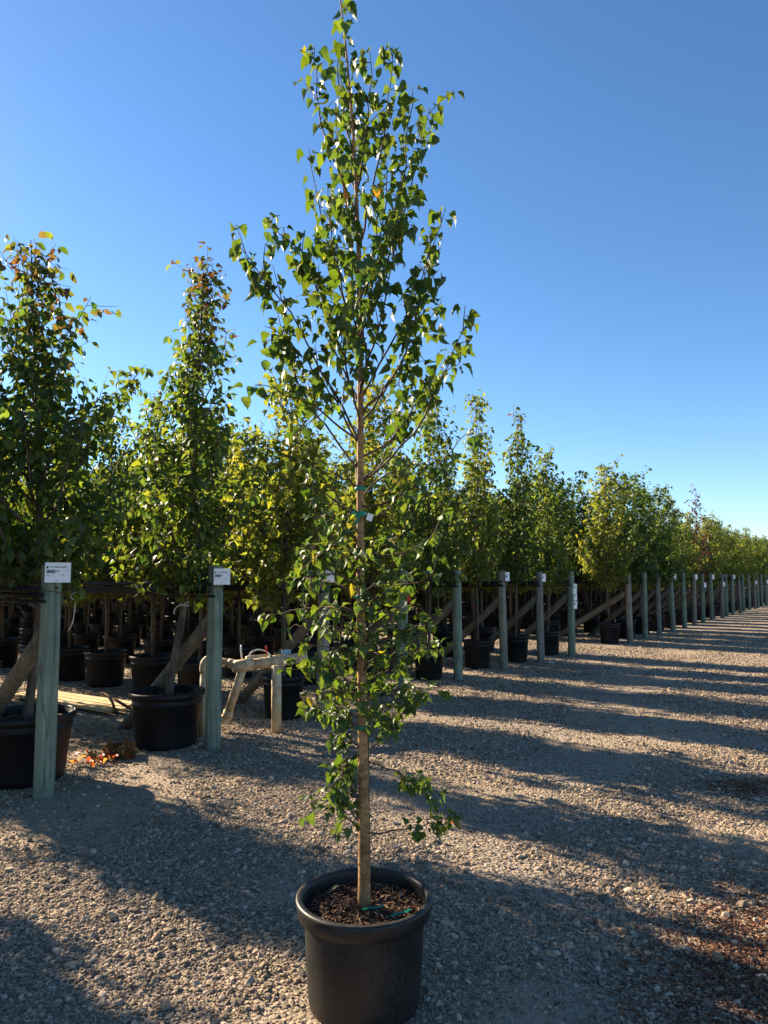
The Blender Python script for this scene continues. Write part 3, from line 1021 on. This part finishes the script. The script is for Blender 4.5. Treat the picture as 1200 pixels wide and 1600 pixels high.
for y0, pts, dp, nt_ in UPB:
    birch_branch(y0, pts, dp, 0.0475, 0.028, 0.8, 0.0046, 0.2 if y0 < 640 else 0.32, nt_)
topl = polyline(tp[46:], 10)[0]
leaf_along(LS, topl, 1.0, rb, 0.026, 0.055, btint, 0.9, spur=0.003, multi=1)
MIDB = [
    (790, [(608, 788), (668, 745), (735, 672)], -0.22, 0.046, 4), (868, [(640, 866), (675, 840), (704, 784)], -0.15, 0.042, 2),
    (760, [(530, 745), (500, 735), (470, 722)], 0.1, 0.042, 4), (775, [(590, 750), (620, 735), (650, 740)], 0.12, 0.04, 3),
    (800, [(530, 790), (505, 770), (480, 760)], -0.12, 0.042, 4), (815, [(600, 800), (625, 780), (630, 760)], 0.15, 0.04, 2),
]
for y0, pts, dp, sz, nt_ in MIDB:
    birch_branch(y0, pts, dp, sz, 0.06, 0.5, 0.0042, 0.35, max(1, nt_ - 2))
rl = np.random.RandomState(5)
LOWB = []
for y0, x1, y1 in [(845, 505, 800), (855, 475, 855), (870, 620, 840), (885, 500, 860), (900, 440, 905), (905, 655, 880), (915, 640, 915),
                   (925, 480, 905), (935, 690, 900), (945, 430, 960), (950, 610, 930), (960, 500, 950), (975, 660, 950), (985, 455, 980),
                   (995, 640, 985), (1000, 510, 985), (1010, 690, 970), (1020, 470, 1010), (1030, 660, 1010), (1040, 500, 1030),
                   (1050, 690, 1010), (1060, 440, 1045), (1065, 630, 1045), (1075, 470, 1090), (1085, 690, 1075), (1095, 520, 1075),
                   (1105, 660, 1090), (1112, 480, 1110), (1125, 640, 1095), (1135, 520, 1120), (1140, 600, 1110), (890, 560, 870),
                   (960, 575, 940), (1000, 560, 985), (1045, 590, 1020), (1080, 545, 1060), (1110, 580, 1085)]:
    dp = rl.choice([-1, 1]) * rl.uniform(0.06, 0.24)
    LOWB.append((min(1150, y0 + 12), [(0.6 * 566 + 0.4 * x1, 0.6 * y0 + 0.4 * y1 - 6), ((566 + 2 * x1) / 3, (y0 + 2 * y1) / 3 - 4), (x1, y1)], dp))
for y0, pts, dp in LOWB:
    birch_branch(y0, pts, dp, 0.0385, 0.042, 0.35, 0.0034, 0.22, 4, twl=(0.03, 0.12))
for y0, pts, dp, nt_ in [(1175, [(530, 1140), (515, 1105)], 0.05, 3), (1180, [(545, 1180), (530, 1215), (522, 1230)], -0.08, 4),
                         (1300, [(535, 1270), (520, 1245), (490, 1252)], -0.05, 5), (1295, [(545, 1262), (535, 1235), (540, 1200)], 0.05, 5),
                         (1255, [(545, 1225), (535, 1190), (528, 1165)], 0.03, 3), (1190, [(590, 1160), (600, 1130), (640, 1095)], 0.1, 4)]:
    birch_branch(y0, pts, dp, 0.039, 0.026, 0.35, 0.0032, 0.3, nt_ + 2, twl=(0.03, 0.07))
birch_branch(1192, [(600, 1196), (640, 1215), (690, 1243)], -0.05, 0.037, 0.022, 0.3, 0.003, 0.40, 6, twl=(0.02, 0.05))
birch_branch(1302, [(600, 1302), (650, 1296), (712, 1268)], -0.10, 0.037, 0.019, 0.3, 0.003, 0.46, 6, twl=(0.02, 0.06))
obj('branches', gb.mesh('birch_branches', M_TWIG), btrunk, kind='stuff')
P, D, N, Sz, C, var = LS.arrays(rb)
vis = Sz / (P[:, 1] + BY)
order = np.argsort(-vis)
solo, rest = order[:300], order[300:]
gl = G(); leaves_to(gl, 'birch', P[rest], D[rest], N[rest], Sz[rest], C[rest], var[rest])
bcrown = obj('crown', gl.mesh('birch_crown', M_BLEAF, True, True), birch, kind='stuff')
leaf_objects(bcrown, 'birch', P, D, N, Sz, C, var, solo, M_BLEAF)
print('birch leaves', len(P))
# stake, ties and tag on the birch
g = G(); tube(g, [trunk_at(1402) + [0.019, 0.012, 0], trunk_at(1150) + [0.018, 0.014, 0], trunk_at(900) + [0.006, 0.024, 0], trunk_at(720) + [-0.016, 0.012, 0]], 0.0042, 6)
obj('stake', g.mesh('stake', M_GSTAKE), birch)
for y, m_, hh, k_ in ((763, M_TIE, 0.012, 1.3), (803, M_TIE, 0.018, 1.35), (865, M_TIE, 0.014, 1.2), (872, M_BAND, 0.014, 1.35), (933, M_TIE, 0.010, 1.3), (1136, M_TIE, 0.012, 1.25)):
    c = trunk_at(y); i = np.searchsorted(zt, c[2]); r = rad[min(i, 59)] * k_ + 0.003
    g = G(); lathe(g, [(r, -hh / 2), (r + 0.002, -hh / 4), (r + 0.002, hh / 4), (r, hh / 2)], 20, 0.05, y)
    obj('tie', g.mesh('tie', m_), birch, tuple(c + [0.0, 0.003, 0]))
c = trunk_at(803)
g = G(); box(g, c + [-0.024, -0.020, 0.004], (0.016, 0.010, 0.012)); box(g, c + [-0.010, -0.026, -0.022], (0.010, 0.0015, 0.045), np.array(Matrix.Rotation(0.35, 3, 'Y')))
obj('tie_tail', g.mesh('tie_tail', M_TIE, False), birch)
g = G(); box(g, c + [0.034, -0.012, -0.012], (0.022, 0.0012, 0.026), np.array(Matrix.Rotation(0.4, 3, 'Z') @ Matrix.Rotation(0.3, 3, 'Y'))); tube(g, [c + [0.012, -0.012, 0.004], c + [0.028, -0.013, 0.0]], 0.001, 4)
obj('tag', g.mesh('tag', M_CARD, False), birch)


# ------------------------------------------------------------------ the two big trees at the lane edge
def big_tree(seed, root_xyz, trunk_pts, args, label, ptr, kind='oval', nsolo=300):
    root = empty('pear_tree', root_xyz, label, 'tree', 'trees at the lane edge')
    g, ls, rr = tree_data(seed=seed, trunk=np.array(trunk_pts), kind=kind, **args)
    obj('trunk', g.mesh('pear_trunk', M_BARK), root)
    P, D, N, Sz, C, var = ls.arrays(rr)
    vis = Sz / (P[:, 1] + root_xyz[1] - 0.0)
    front = P[:, 1] < np.median(P[:, 1])
    order = np.argsort(-(vis + front * 1.0))
    solo, rest = order[:nsolo], order[nsolo:]
    gl = G(); leaves_to(gl, kind, P[rest], D[rest], N[rest], Sz[rest], C[rest], var[rest])
    crown_ = obj('crown', gl.mesh('pear_crown', M_LEAF, True, True), root, kind='stuff')
    leaf_objects(crown_, kind, P, D, N, Sz, C, var, solo, M_LEAF)
    print('leaves', len(P))
    return root


def big_pot(X, Y, R, H, label, seed, rich=True):
    z = float(gh(X, Y))
    e = empty('plant_pot', (X, Y, z), label, 'pot', 'black tree pots at the lane edge')
    soil = H - 0.07
    g = G(); lathe(g, pot_profile(R, H, soil), 64, 0.006, seed)
    obj('wall', g.mesh('pot_wall', M_POT2), e)
    obj('soil', soil_mesh(R - 0.025 if R < 0.3 else R - 0.035, seed, 0.02, 9, 48), e, (0, 0, soil))
    if rich:
        obj('bark_chips', chips_mesh(450, R * 0.85, seed + 1, CHIP_COLS + [(0.3, 0.2, 0.12)], (0.015, 0.06), wr=(0.004, 0.012)), e, (0, 0, soil), kind='stuff')
    return z + soil


T1 = (-2.56, 5.20); T2 = (-1.86, 6.22)
s1 = big_pot(*T1, 0.335, 0.47, 'largest dusty black pot half hidden by the stout green post', 4)
s2 = big_pot(*T2, 0.315, 0.46, 'black pot between the two green carded posts with leaning trunk', 6)
big_args = dict(r0=0.036, twigs=8, down=0.55, multi=1, spacing=0.031, leaf_len=0.080)
pt = lambda T, s, L_: [tuple(np.array(at(x, y, T[1] + dy)) - np.array([T[0], T[1], s])) for x, y, dy in L_]
tr1 = [(0, 0, -0.02)] + pt(T1, s1, [(62, 980, 0), (62, 860, 0), (60, 700, 0), (55, 560, 0.02), (50, 450, 0), (48, 375, 0)])
big_tree(31, (T1[0], T1[1], s1), tr1, dict(big_args, H=tr1[-1][2], cb=0.95, rad=0.74, shape=spire, nb=64, elev=(46, 70),
         tint=tinter(GREEN_D + [(0.09, 0.12, 0.025)], [3, 3, 3, 1], REDS, tr1[-1][2], 0.72)),
         'tall dark pear tree with rusty red top behind the stout post', 1)
tr2 = [(0, 0, -0.02)] + pt(T2, s2, [(270, 1040, 0), (285, 970, 0), (296, 890, 0), (300, 760, 0), (306, 640, 0.02), (314, 520, 0), (318, 402, 0)])
big_tree(47, (T2[0], T2[1], s2), tr2, dict(big_args, H=tr2[-1][2], cb=0.95, rad=0.60, shape=spire, nb=60, elev=(50, 72),
         tint=tinter(GREEN_D + GREEN_M + [(0.10, 0.125, 0.025)], [2, 3, 3, 2, 2, 1, 1], REDS, tr2[-1][2], 0.80)),
         'pointed green pear tree with leaning trunk beside the pipe stand', 2)
c = np.array(at(288, 945, T2[1])); g = G()
aa = np.linspace(0, 2 * math.pi, 15)
tube(g, np.c_[c[0] + 0.037 * np.cos(aa), c[1] + 0.037 * np.sin(aa), c[2] + 0.008 * np.sin(2 * aa)], 0.005, 6, cap=False)
tube(g, [c + [0.0, -0.04, 0], c + [-0.04, -0.045, -0.005], c + [-0.07, -0.05, -0.04], c + [-0.075, -0.05, -0.08]], 0.005, 6)
tube(g, [c + [0.0, -0.04, 0], c + [0.03, -0.045, 0.02], c + [0.05, -0.045, 0.03]], 0.005, 6)
o = obj('twine', g.mesh('twine', M_TWINE)); tag(o, 'white twine knotted around the leaning pear trunk', 'twine')

# ------------------------------------------------------------------ rows: pots and trees
g = G(); lathe(g, pot_profile(0.275, 0.45, 0.38), 36, 0.006, 2); POT_A = g.mesh('pot_wall', M_POT2)
g = G(); lathe(g, pot_profile(0.235, 0.43, 0.36), 36, 0.006, 5); POT_B = g.mesh('pot_wall', M_POT2)
SOIL_A = soil_mesh(0.238, 8, 0.015, 5, 24); SOIL_B = soil_mesh(0.200, 9, 0.015, 5, 24)
g = G(); tube(g, [(0.035, 0.01, -0.1), (0.03, 0.012, 0.7), (0.02, 0.0, 1.5)], 0.011, 6); STAKE = g.mesh('stake', M_STAKE)
g = G(); lathe(g, [(0.04, -0.008), (0.042, 0), (0.04, 0.008)], 12, 0.1, 1); TIE_M = g.mesh('tie', mat_plain('dark_green_tie', (0.01, 0.08, 0.05)))

row_kinds = {0: ['pear'], 1: ['pear', 'linden'], 2: ['maple', 'linden'], 3: ['maple'], 4: ['linden', 'maple'], 5: ['spire', 'maple'], 6: ['pear', 'maple'],
             7: ['linden', 'pear'], 8: ['maple'], 9: ['dense', 'maple'], 10: ['dense'], 11: ['linden', 'maple'], 12: ['purple', 'maple']}
first_kind = {2: ('maple', 0), 3: ('maple', 2), 4: ('linden', 1), 5: ('spire', 1), 6: ('pear', 2), 7: ('linden', 0), 8: ('maple', 2), 9: ('dense', 0), 10: ('dense', 1), 11: ('dense', 0), 12: ('linden', 0), 13: ('linden', 0), 15: ('purple', 0)}
KIND_NAME = {'pear': ('pear_tree', 'dark green pear tree with reddish tips inside the packed rows'),
             'maple': ('maple_tree', 'yellow green maple tree inside the packed rows'),
             'linden': ('linden_tree', 'mid green broad leaved tree inside the packed rows'),
             'spire': ('hornbeam_tree', 'narrow spire shaped tree inside the packed rows'),
             'dense': ('maple_tree', 'dense dark green tree inside the packed rows'),
             'purple': ('plum_tree', 'purple leaved tree inside the packed rows')}
FIRST_LABEL = {2: 'bushy yellow green tree in the row of the post behind the birch', 3: 'tall yellow green maple behind the post with the red flag',
               4: 'tall leafy tree behind the clean green post without a card', 5: 'narrow pale spire shaped tree behind the grey carded post',
               6: 'pointed dark tree with sparse top behind the brownish grey post', 7: 'mid green tree behind the post with three cards',
               8: 'bright yellow green maple behind the bleached post after the gap', 9: 'dense dark green tree with a lobed round top',
               15: 'dark purple leaved tree rising above the far row'}
rr_ = np.random.RandomState(2024)
n_tree = 0
for k in list(range(-3, 28)):
    X0, Y0 = posts[k] if k >= 0 else NEARV[k]
    base = np.array([X0, Y0, 0.0])
    ts = []
    if k < 0: ts = [0.45, 1.6, 2.6, 3.6]
    elif k == 0: ts = [1.65, 2.6, 3.6, 4.6, 5.6]
    elif k == 1: ts = [4.0, 5.0, 6.0, 7.0]
    else: ts = [0.38, 1.75] + [1.75 + 0.98 * q for q in range(1, 17)]
    for q, t in enumerate(ts):
        p = base + U * (t + (rr_.normal(0, 0.06) if q else 0)) - 0 * Vc
        p = p + Vc * (0.17 + rr_.normal(0, 0.05) * (q > 0))
        if k > 0 and p[0] / p[1] < -0.70: continue
        if p[1] > 26 and t > 5.5: continue
        if p[1] > 20 and t > 9: continue
        if p[1] > 24 and k < 12: continue
        first = (q == 0 and k >= 2)
        if first and k in first_kind: kd, vi = first_kind[k]
        else:
            opts = row_kinds.get(k, ['linden', 'maple', 'spire', 'maple']) if k >= 0 else ['dense']
            kd = opts[rr_.randint(len(opts))]; vi = rr_.randint(len(VAR[kd]))
        wood, crown, H_ = VAR[kd][vi % len(VAR[kd])]
        pa = POT_A if (rr_.rand() < 0.65 and not first) else POT_B
        z = float(gh(p[0], p[1])); so_z = 0.38 if pa is POT_A else 0.36
        if first:
            plab = f'black pot beside the {["", "", "grey post behind the birch", "post with the red flag", "clean green post without a card", "grey carded post", "brownish grey post", "post with three cards", "bleached post after the gap"][k]}' if k <= 8 else 'black pot at the foot of ' + post_name(k)
        else: plab = 'shaded black pot, ' + ORD[q + 1] + ' back from ' + post_name(k)
        po = empty('plant_pot', (p[0], p[1], z), plab, 'pot', 'black pots of the tree rows', rr_.uniform(0, 6.28))
        obj('wall', pa, po); obj('soil', SOIL_A if pa is POT_A else SOIL_B, po, (0, 0, so_z))
        nm, lb = KIND_NAME[kd]
        lb = lb.split(' inside')[0] + ', ' + ORD[q + 1] + ' back from ' + post_name(k)
        if first: lb = FIRST_LABEL.get(k, lb)
        tr_ = empty(nm, (p[0], p[1], z + so_z), lb, 'tree', 'potted trees of the nursery rows', rr_.uniform(0, 6.28))
        sc = rr_.uniform(0.82, 1.05)
        if first: sc = 1.0
        if k == 5 and first: sc = 1.08
        if k == 15 and first: sc = 1.16
        elif k >= 13: sc *= 0.9
        if k == 6 and first: sc = 1.04
        tr_.scale = (sc, sc, sc)
        obj('trunk', wood, tr_); obj('crown', crown, tr_, kind='stuff')
        if p[1] < 18:
            obj('stake', STAKE, tr_); obj('tie', TIE_M, tr_, (0.01, 0, rr_.uniform(0.5, 0.9)))
        n_tree += 1
print('row trees', n_tree)

# the same rows going on far behind, as one mass
far_col = bpy.data.collections.new('far_tree_shapes')
for kd in ('maple', 'linden', 'spire', 'dense'):
    wood, crown, H_ = VAR[kd][0]
    sub = bpy.data.collections.new('far_tree_' + kd); far_col.children.link(sub)
    for me_ in (wood, crown, POT_A):
        ob_ = bpy.data.objects.new('far_tree_shape', me_)
        ob_.location = (0, 0, 0.38 if me_ is not POT_A else 0.0); sub.objects.link(ob_)
fp = []
for k in range(2, 44):
    b0 = np.array([posts[k][0], posts[k][1], 0.0]) if k < 28 else np.array([*(p8 + dfar * 1.39 * (k - 8)), 0.0])
    for t in np.arange(0.4, 60, 0.98):
        p = b0 + U * t + Vc * 0.17
        if p[0] / p[1] < -0.72 or p[1] > 52: continue
        built = k < 28 and not ((p[1] > 26 and t > 5.5) or (p[1] > 20 and t > 9) or (p[1] > 24 and k < 12)) and t < 18.2
        if built: continue
        if t > 26 and rr_.rand() < 0.3: continue
        fp.append((p[0] + rr_.normal(0, 0.06), p[1] + rr_.normal(0, 0.06), rr_.uniform(0.86, 1.04), rr_.uniform(0, 6.28)))
fp = np.array(fp)
V_('screen_hedge', 1, (dict(H=3.5, cb=0.25, rad=0.85, shape=broad, nb=60, elev=(25, 60), leaf_len=0.13, spacing=0.06, twigs=6,
                     tint=tinter(GREEN_M + GREEN_D, [3, 3, 2, 1, 2, 2]), multi=1), 'small'))
screen_col = bpy.data.collections.new('added_screen_shapes')  # invented foliage screen, added to cover the bright strip under the far crowns
for me_ in VAR['screen_hedge'][0][:2]:
    screen_col.objects.link(bpy.data.objects.new('added_screen_shape', me_))
screen_root = bpy.data.collections.new('added_screen_set'); screen_root.children.link(screen_col)
wp = np.array([(x + rr_.normal(0, 0.15), 53 + q * 0.8 + 0.12 * x + rr_.normal(0, 0.2), rr_.uniform(0.85, 1.0), rr_.uniform(0, 6.28)) for q in range(2) for x in np.arange(-44, 42, 0.9)])
ok_ = wp[:, 0] < 27.0
wp = wp[ok_]
def scatter_obj(name, pts, col_, label, cat):
    fm = bpy.data.meshes.new(name); fm.vertices.add(len(pts))
    fm.vertices.foreach_set('co', np.c_[pts[:, :2], np.zeros(len(pts))].ravel())
    fm.attributes.new('size', 'FLOAT', 'POINT').data.foreach_set('value', pts[:, 2])
    fm.attributes.new('turn', 'FLOAT_VECTOR', 'POINT').data.foreach_set('vector', np.c_[np.zeros((len(pts), 2)), pts[:, 3]].ravel())
    ft = obj(name, fm, kind='stuff'); tag(ft, label, cat)
    n2 = ng.copy(); n2.nodes['Collection Info'].inputs['Collection'].default_value = col_
    ft.modifiers.new('scatter', 'NODES').node_group = n2
scatter_obj('added_screen', wp, screen_root, 'added leafy screen covering the bright ground far behind the rows', 'screen_hedge')
scatter_obj('far_tree_rows', fp, far_col, 'mass of potted trees going on far behind the near rows', 'trees')

# black irrigation lines tied along the rows --------------------------------
for k in range(0, 24):
    X0, Y0 = posts[k]
    e = empty('irrigation_line', (X0, Y0, 0.0),
              {0: 'thick bundle of black pipes running back from the stout green post', 1: 'thick bundle of black pipes running back from the post by the pipe stand'}.get(k, 'black irrigation pipes strung back from ' + post_name(k)),
              'pipe', 'irrigation pipes of the rows', row_yaw)
    npipe = 5 if k < 2 else (3 if k < 9 else 2)
    for q in range(npipe):
        r = [0.016, 0.013, 0.011, 0.014, 0.010][q]
        y_ = [0.075, 0.085, 0.06, 0.095, 0.10][q]; z_ = [1.305, 1.332, 1.275, 1.352, 1.29][q]
        ss = np.linspace(-0.02 if q != 2 else -0.05, 16 if Y0 < 20 else 8, 40)
        P_ = np.c_[ss, y_ + 0.015 * np.sin(ss * 1.3 + q + k), z_ - 0.010 * np.abs(np.sin(ss * math.pi / 1.0)) + 0.012 * np.sin(ss * 0.9 + q * 2 + k)]
        g = G(); tube(g, P_, r, 8); obj('pipe', g.mesh('pipe', M_PIPE), e)
    if Y0 < 14:
        for t in (0.9, 2.2, 3.4):
            aa = np.linspace(0, 2 * math.pi, 13)
            g = G(); tube(g, np.c_[np.full(13, t) + 0.01 * np.sin(aa), 0.08 + 0.045 * np.cos(aa), 1.33 + 0.055 * np.sin(aa)], 0.004, 5, cap=False)
            obj('tie', g.mesh('twine_loop', M_TWINE), e)
# hanging twine near the first post
c = np.array(at(118, 930, 6.75)); g = G()
tube(g, polyline([c + [0.03, 0, 0.03], c + [-0.02, -0.02, 0.025], c + [-0.04, -0.04, -0.02], c + [0.0, -0.04, -0.035], c + [0.02, -0.03, -0.06], c + [0.01, -0.03, -0.12], c + [0.0, -0.03, -0.25], c + [-0.04, -0.03, -0.33]], 24)[0], 0.005, 6)
o = obj('twine', g.mesh('twine', M_TWINE)); tag(o, 'loose white twine hanging from the pipes right of the stout post', 'twine')
# coil end of pipe left of the first post
# red flag and small things ---------------------------------------------------
X, Y = posts[3]
g = G(); box(g, (X + 0.085, Y - 0.05, 1.17), (0.045, 0.004, 0.085), np.array(Matrix.Rotation(0.2, 3, 'Y') @ Matrix.Rotation(0.5, 3, 'Z'))); box(g, (X + 0.07, Y - 0.055, 1.215), (0.05, 0.01, 0.014)); box(g, (X + 0.10, Y - 0.055, 1.11), (0.018, 0.004, 0.06), np.array(Matrix.Rotation(-0.35, 3, 'Y')))
o = obj('tape_flag', g.mesh('tape_flag', M_RED, False)); tag(o, 'red tape flag knotted on a green post', 'flag')
X, Y = posts[6]
g = G(); box(g, (X + 0.14, Y - 0.1, 0.018), (0.13, 0.09, 0.004), np.array(Matrix.Rotation(0.3, 3, 'Z') @ Matrix.Rotation(0.12, 3, 'Y')))
o = obj('paper_scrap', g.mesh('paper_scrap', M_CARD, False)); tag(o, 'white paper scrap on the gravel at the foot of a grey post', 'paper')
# ink marks on first post
X, Y = posts[0]

# ------------------------------------------------------------------ stained pipe stand
e = empty('pipe_stand', (-1.0, 6.63, 0.0), 'stained cream plastic pipe frame with slanted leg beside the green post', 'pipe stand')
E0 = np.array([-1.0, 6.63, 0.0])
pv = lambda x, y, Yd: np.array(at(x, y, Yd)) - E0
def pipe_part(name, pts, r, n=None, m=M_PVC):
    g = G(); tube(g, polyline(pts, n)[0] if n else pts, r, 14); return obj(name, g.mesh(name, m), e)
A = pv(432, 1140, 6.63); A[2] = -0.02; At = pv(432, 1040, 6.63)
pipe_part('leg', [A, At], 0.046)
Bt = pv(388, 1038, 6.60)
H0 = pv(364, 1042, 6.60); H1 = pv(478, 1027, 6.95); hp = lambda t: H0 + (H1 - H0) * t
pipe_part('header_pipe', [H0, H1], 0.050)
for t0, t1 in ((0.02, 0.26), (0.48, 0.66)):
    pipe_part('coupling', [hp(t0), hp(t1)], 0.058)
pipe_part('leg', [hp(0.14), pv(356, 1116, 6.72)], 0.040)
pipe_part('elbow', [pv(357.5, 1110, 6.72), pv(354.5, 1122, 6.72)], 0.046)
pipe_part('elbow', [pv(356, 1123, 6.72), pv(341, 1125, 6.74)], 0.044)
lf = pv(316, 1140, 6.55); lf[2] = -0.02
pipe_part('leg', [lf, pv(319, 1046, 6.60)], 0.036)
pipe_part('elbow', [pv(319, 1052, 6.60), pv(319, 1036, 6.60), pv(324, 1030, 6.62), pv(336, 1030, 6.64)], 0.043, 9)
pipe_part('cross_pipe', [pv(334, 1031, 6.64), pv(352, 1034, 6.64), pv(372, 1038, 6.63)], 0.030)
pipe_part('coupling', [pv(357, 1036, 6.64), pv(368, 1038, 6.63)], 0.042, 4)
pipe_part('small_pipe', [pv(385, 1029, 6.72), pv(420, 1025, 6.9)], 0.022)
pipe_part('hose', [pv(388, 1028, 6.75), pv(392, 1018, 6.75), pv(404, 1014, 6.8), pv(418, 1018, 6.85), pv(424, 1026, 6.85)], 0.007, 14, M_TWINE)
pipe_part('riser', [pv(378, 1030, 6.7), pv(376, 1012, 6.7), pv(377, 1008, 6.72)], 0.008, 6, M_TWINE)
g = G(); box(g, pv(447, 1018, 6.9), (0.09, 0.05, 0.035), np.array(Matrix.Rotation(0.2, 3, 'Z'))); box(g, pv(447, 1025, 6.88), (0.04, 0.04, 0.05))
obj('valve_cap', g.mesh('valve_cap', M_BLUE, False), e)
g = G(); tube(g, [pv(416, 1019, 6.8), pv(416, 1008, 6.8)], [0.008, 0.011], 8)
obj('flow_marker', g.mesh('flow_marker', M_RED), e)

# ------------------------------------------------------------------ boards on the ground, metal strap, litter
p0 = np.array(at(40, 1083, 8.60))[:2]; p1 = np.array(at(196, 1110, 7.62))[:2]
dv = unit(p1 - p0); nv = np.array([-dv[1], dv[0]]); Lb = float(np.linalg.norm(p1 - p0)); yaw = math.atan2(dv[1], dv[0])
for q in range(4):
    g = G(); sh_ = [0.0, 0.06, -0.04, 0.03][q]
    box(g, (0, 0, 0), (Lb + sh_, 0.098, 0.028))
    o = obj('wooden_board', g.mesh('wooden_board', M_PLANK, False))
    c2 = (p0 + p1) / 2 + nv * (q - 1.5) * 0.108 + dv * sh_ * 0.5
    o.location = (c2[0], c2[1], 0.045 + 0.003 * q); o.rotation_euler = (0.02 * (q - 1.5), 0, yaw + 0.012 * (q - 1.5))
    tag(o, 'new pale pine board lying on the gravel among the pots', 'board', 'pine boards laid side by side')
    bv = o.modifiers.new('edge', 'BEVEL'); bv.width = 0.004; bv.segments = 2
g = G(); tube(g, polyline([at(158, 1083, 7.7), at(168, 1086, 7.6), at(176, 1096, 7.5), at(180, 1112, 7.45)], 10)[0], 0.016, 6)
tube(g, [at(178, 1092, 7.55), at(205, 1108, 7.4)], 0.015, 6)
o = obj('bent_bar', g.mesh('bent_bar', M_RUST)); tag(o, 'rusty bent metal bar lying across the pine boards', 'bar')

rf = np.random.RandomState(8)
lit = np.array(at(172, 1196, 5.72))
for q in range(34):
    x = lit[0] + rf.normal(0, 0.11) - 0.03; y = lit[1] + rf.normal(-0.02, 0.11)
    col = [(0.36, 0.06, 0.02), (0.42, 0.12, 0.03), (0.30, 0.035, 0.02), (0.40, 0.20, 0.05)][rf.randint(4)]
    key = ('fall', q % 6, col)
    if key not in _leafmesh:
        g = G(); V, T = TEMPL['oval'][q % 6]; g.add(V * 0.062, T, None, np.array(col)); _leafmesh[key] = g.mesh('fallen_leaf', M_LEAF, True, True)
    o = obj('fallen_leaf', _leafmesh[key], None, (x, y, float(gh(x, y)) + rf.uniform(0.025, 0.05)))
    o.rotation_euler = (rf.normal(0, 0.5), rf.normal(0, 0.5), rf.uniform(0, 6.28))
    tag(o, 'red orange fallen leaf on the gravel by the largest pot', 'leaf', 'fallen leaves by the pot')
c = np.array(at(183, 1192, 5.82)); g = G(); V0 = []
ls = LeafSet()
for q in range(90):
    p = c + rf.normal(0, 1, 3) * [0.075, 0.06, 0.03]; p[2] = abs(p[2] - c[2]) + 0.02
    cl = np.array([(0.16, 0.085, 0.03), (0.11, 0.055, 0.025), (0.22, 0.13, 0.05)][rf.randint(3)])
    ls.put(p, rf.normal(0, 1, 3), rf.normal(0, 1, 3), 0.075 * rf.uniform(0.6, 1.1), cl)
P, D, N, Sz, C, var = ls.arrays(rf)
leaves_to(g, 'oval', P, D, N, Sz, C, var)
o = obj('dry_leaf_heap', g.mesh('dry_leaf_heap', M_CHIP, True, True), kind='stuff'); tag(o, 'heap of curled brown dry leaves on the gravel', 'leaves')
g = G(); c = np.array(at(185, 1172, 6.0)); c[2] = 0.03
tube(g, polyline([c + [-0.12, -0.06, 0], c + [-0.04, -0.05, 0.01], c + [0.02, 0.05, 0.0], c + [0.12, 0.09, 0.015], c + [0.15, 0.05, 0]], 20)[0], 0.005, 5)
tube(g, polyline([c + [-0.10, -0.05, 0], c + [0.02, -0.07, 0.012], c + [0.16, -0.10, 0.0]], 14)[0], 0.005, 5)
o = obj('string', g.mesh('string', M_YTW)); tag(o, 'tangle of yellow string on the gravel beside the dry leaves', 'string')


# bark mulch patches on the lane
def patch(cx, cy, sx, sy, yaw):
    ca, sa = math.cos(yaw), math.sin(yaw)

    def f(rr):
        u, v = rr.normal(0, 0.5) * sx, rr.normal(0, 0.5) * sy
        x = cx + u * ca - v * sa; y = cy + u * sa + v * ca
        return np.array([x, y, float(gh(x, y)) + rr.uniform(0.0, 0.012)])
    return f


MUL = [(0.16, 0.075, 0.042), (0.11, 0.05, 0.03), (0.21, 0.115, 0.065), (0.28, 0.18, 0.11), (0.07, 0.035, 0.024)]
for nm, n_, ell, L_, lb in (
    ('bark_mulch', 9000, patch(1.42, 2.78, 0.80, 0.42, 0.87), (0.007, 0.028), 'spilled reddish brown bark mulch on the gravel lane right of the birch pot'),
    ('bark_mulch', 1500, patch(2.50, 4.95, 0.34, 0.20, -0.1), (0.015, 0.05), 'small dark smear of bark mulch farther up the gravel lane')):
    o = obj(nm, chips_mesh(n_, 1, 17, MUL, L_, ell=ell, wr=(0.003, 0.008), name='bark_mulch'), kind='stuff'); tag(o, lb, 'mulch')
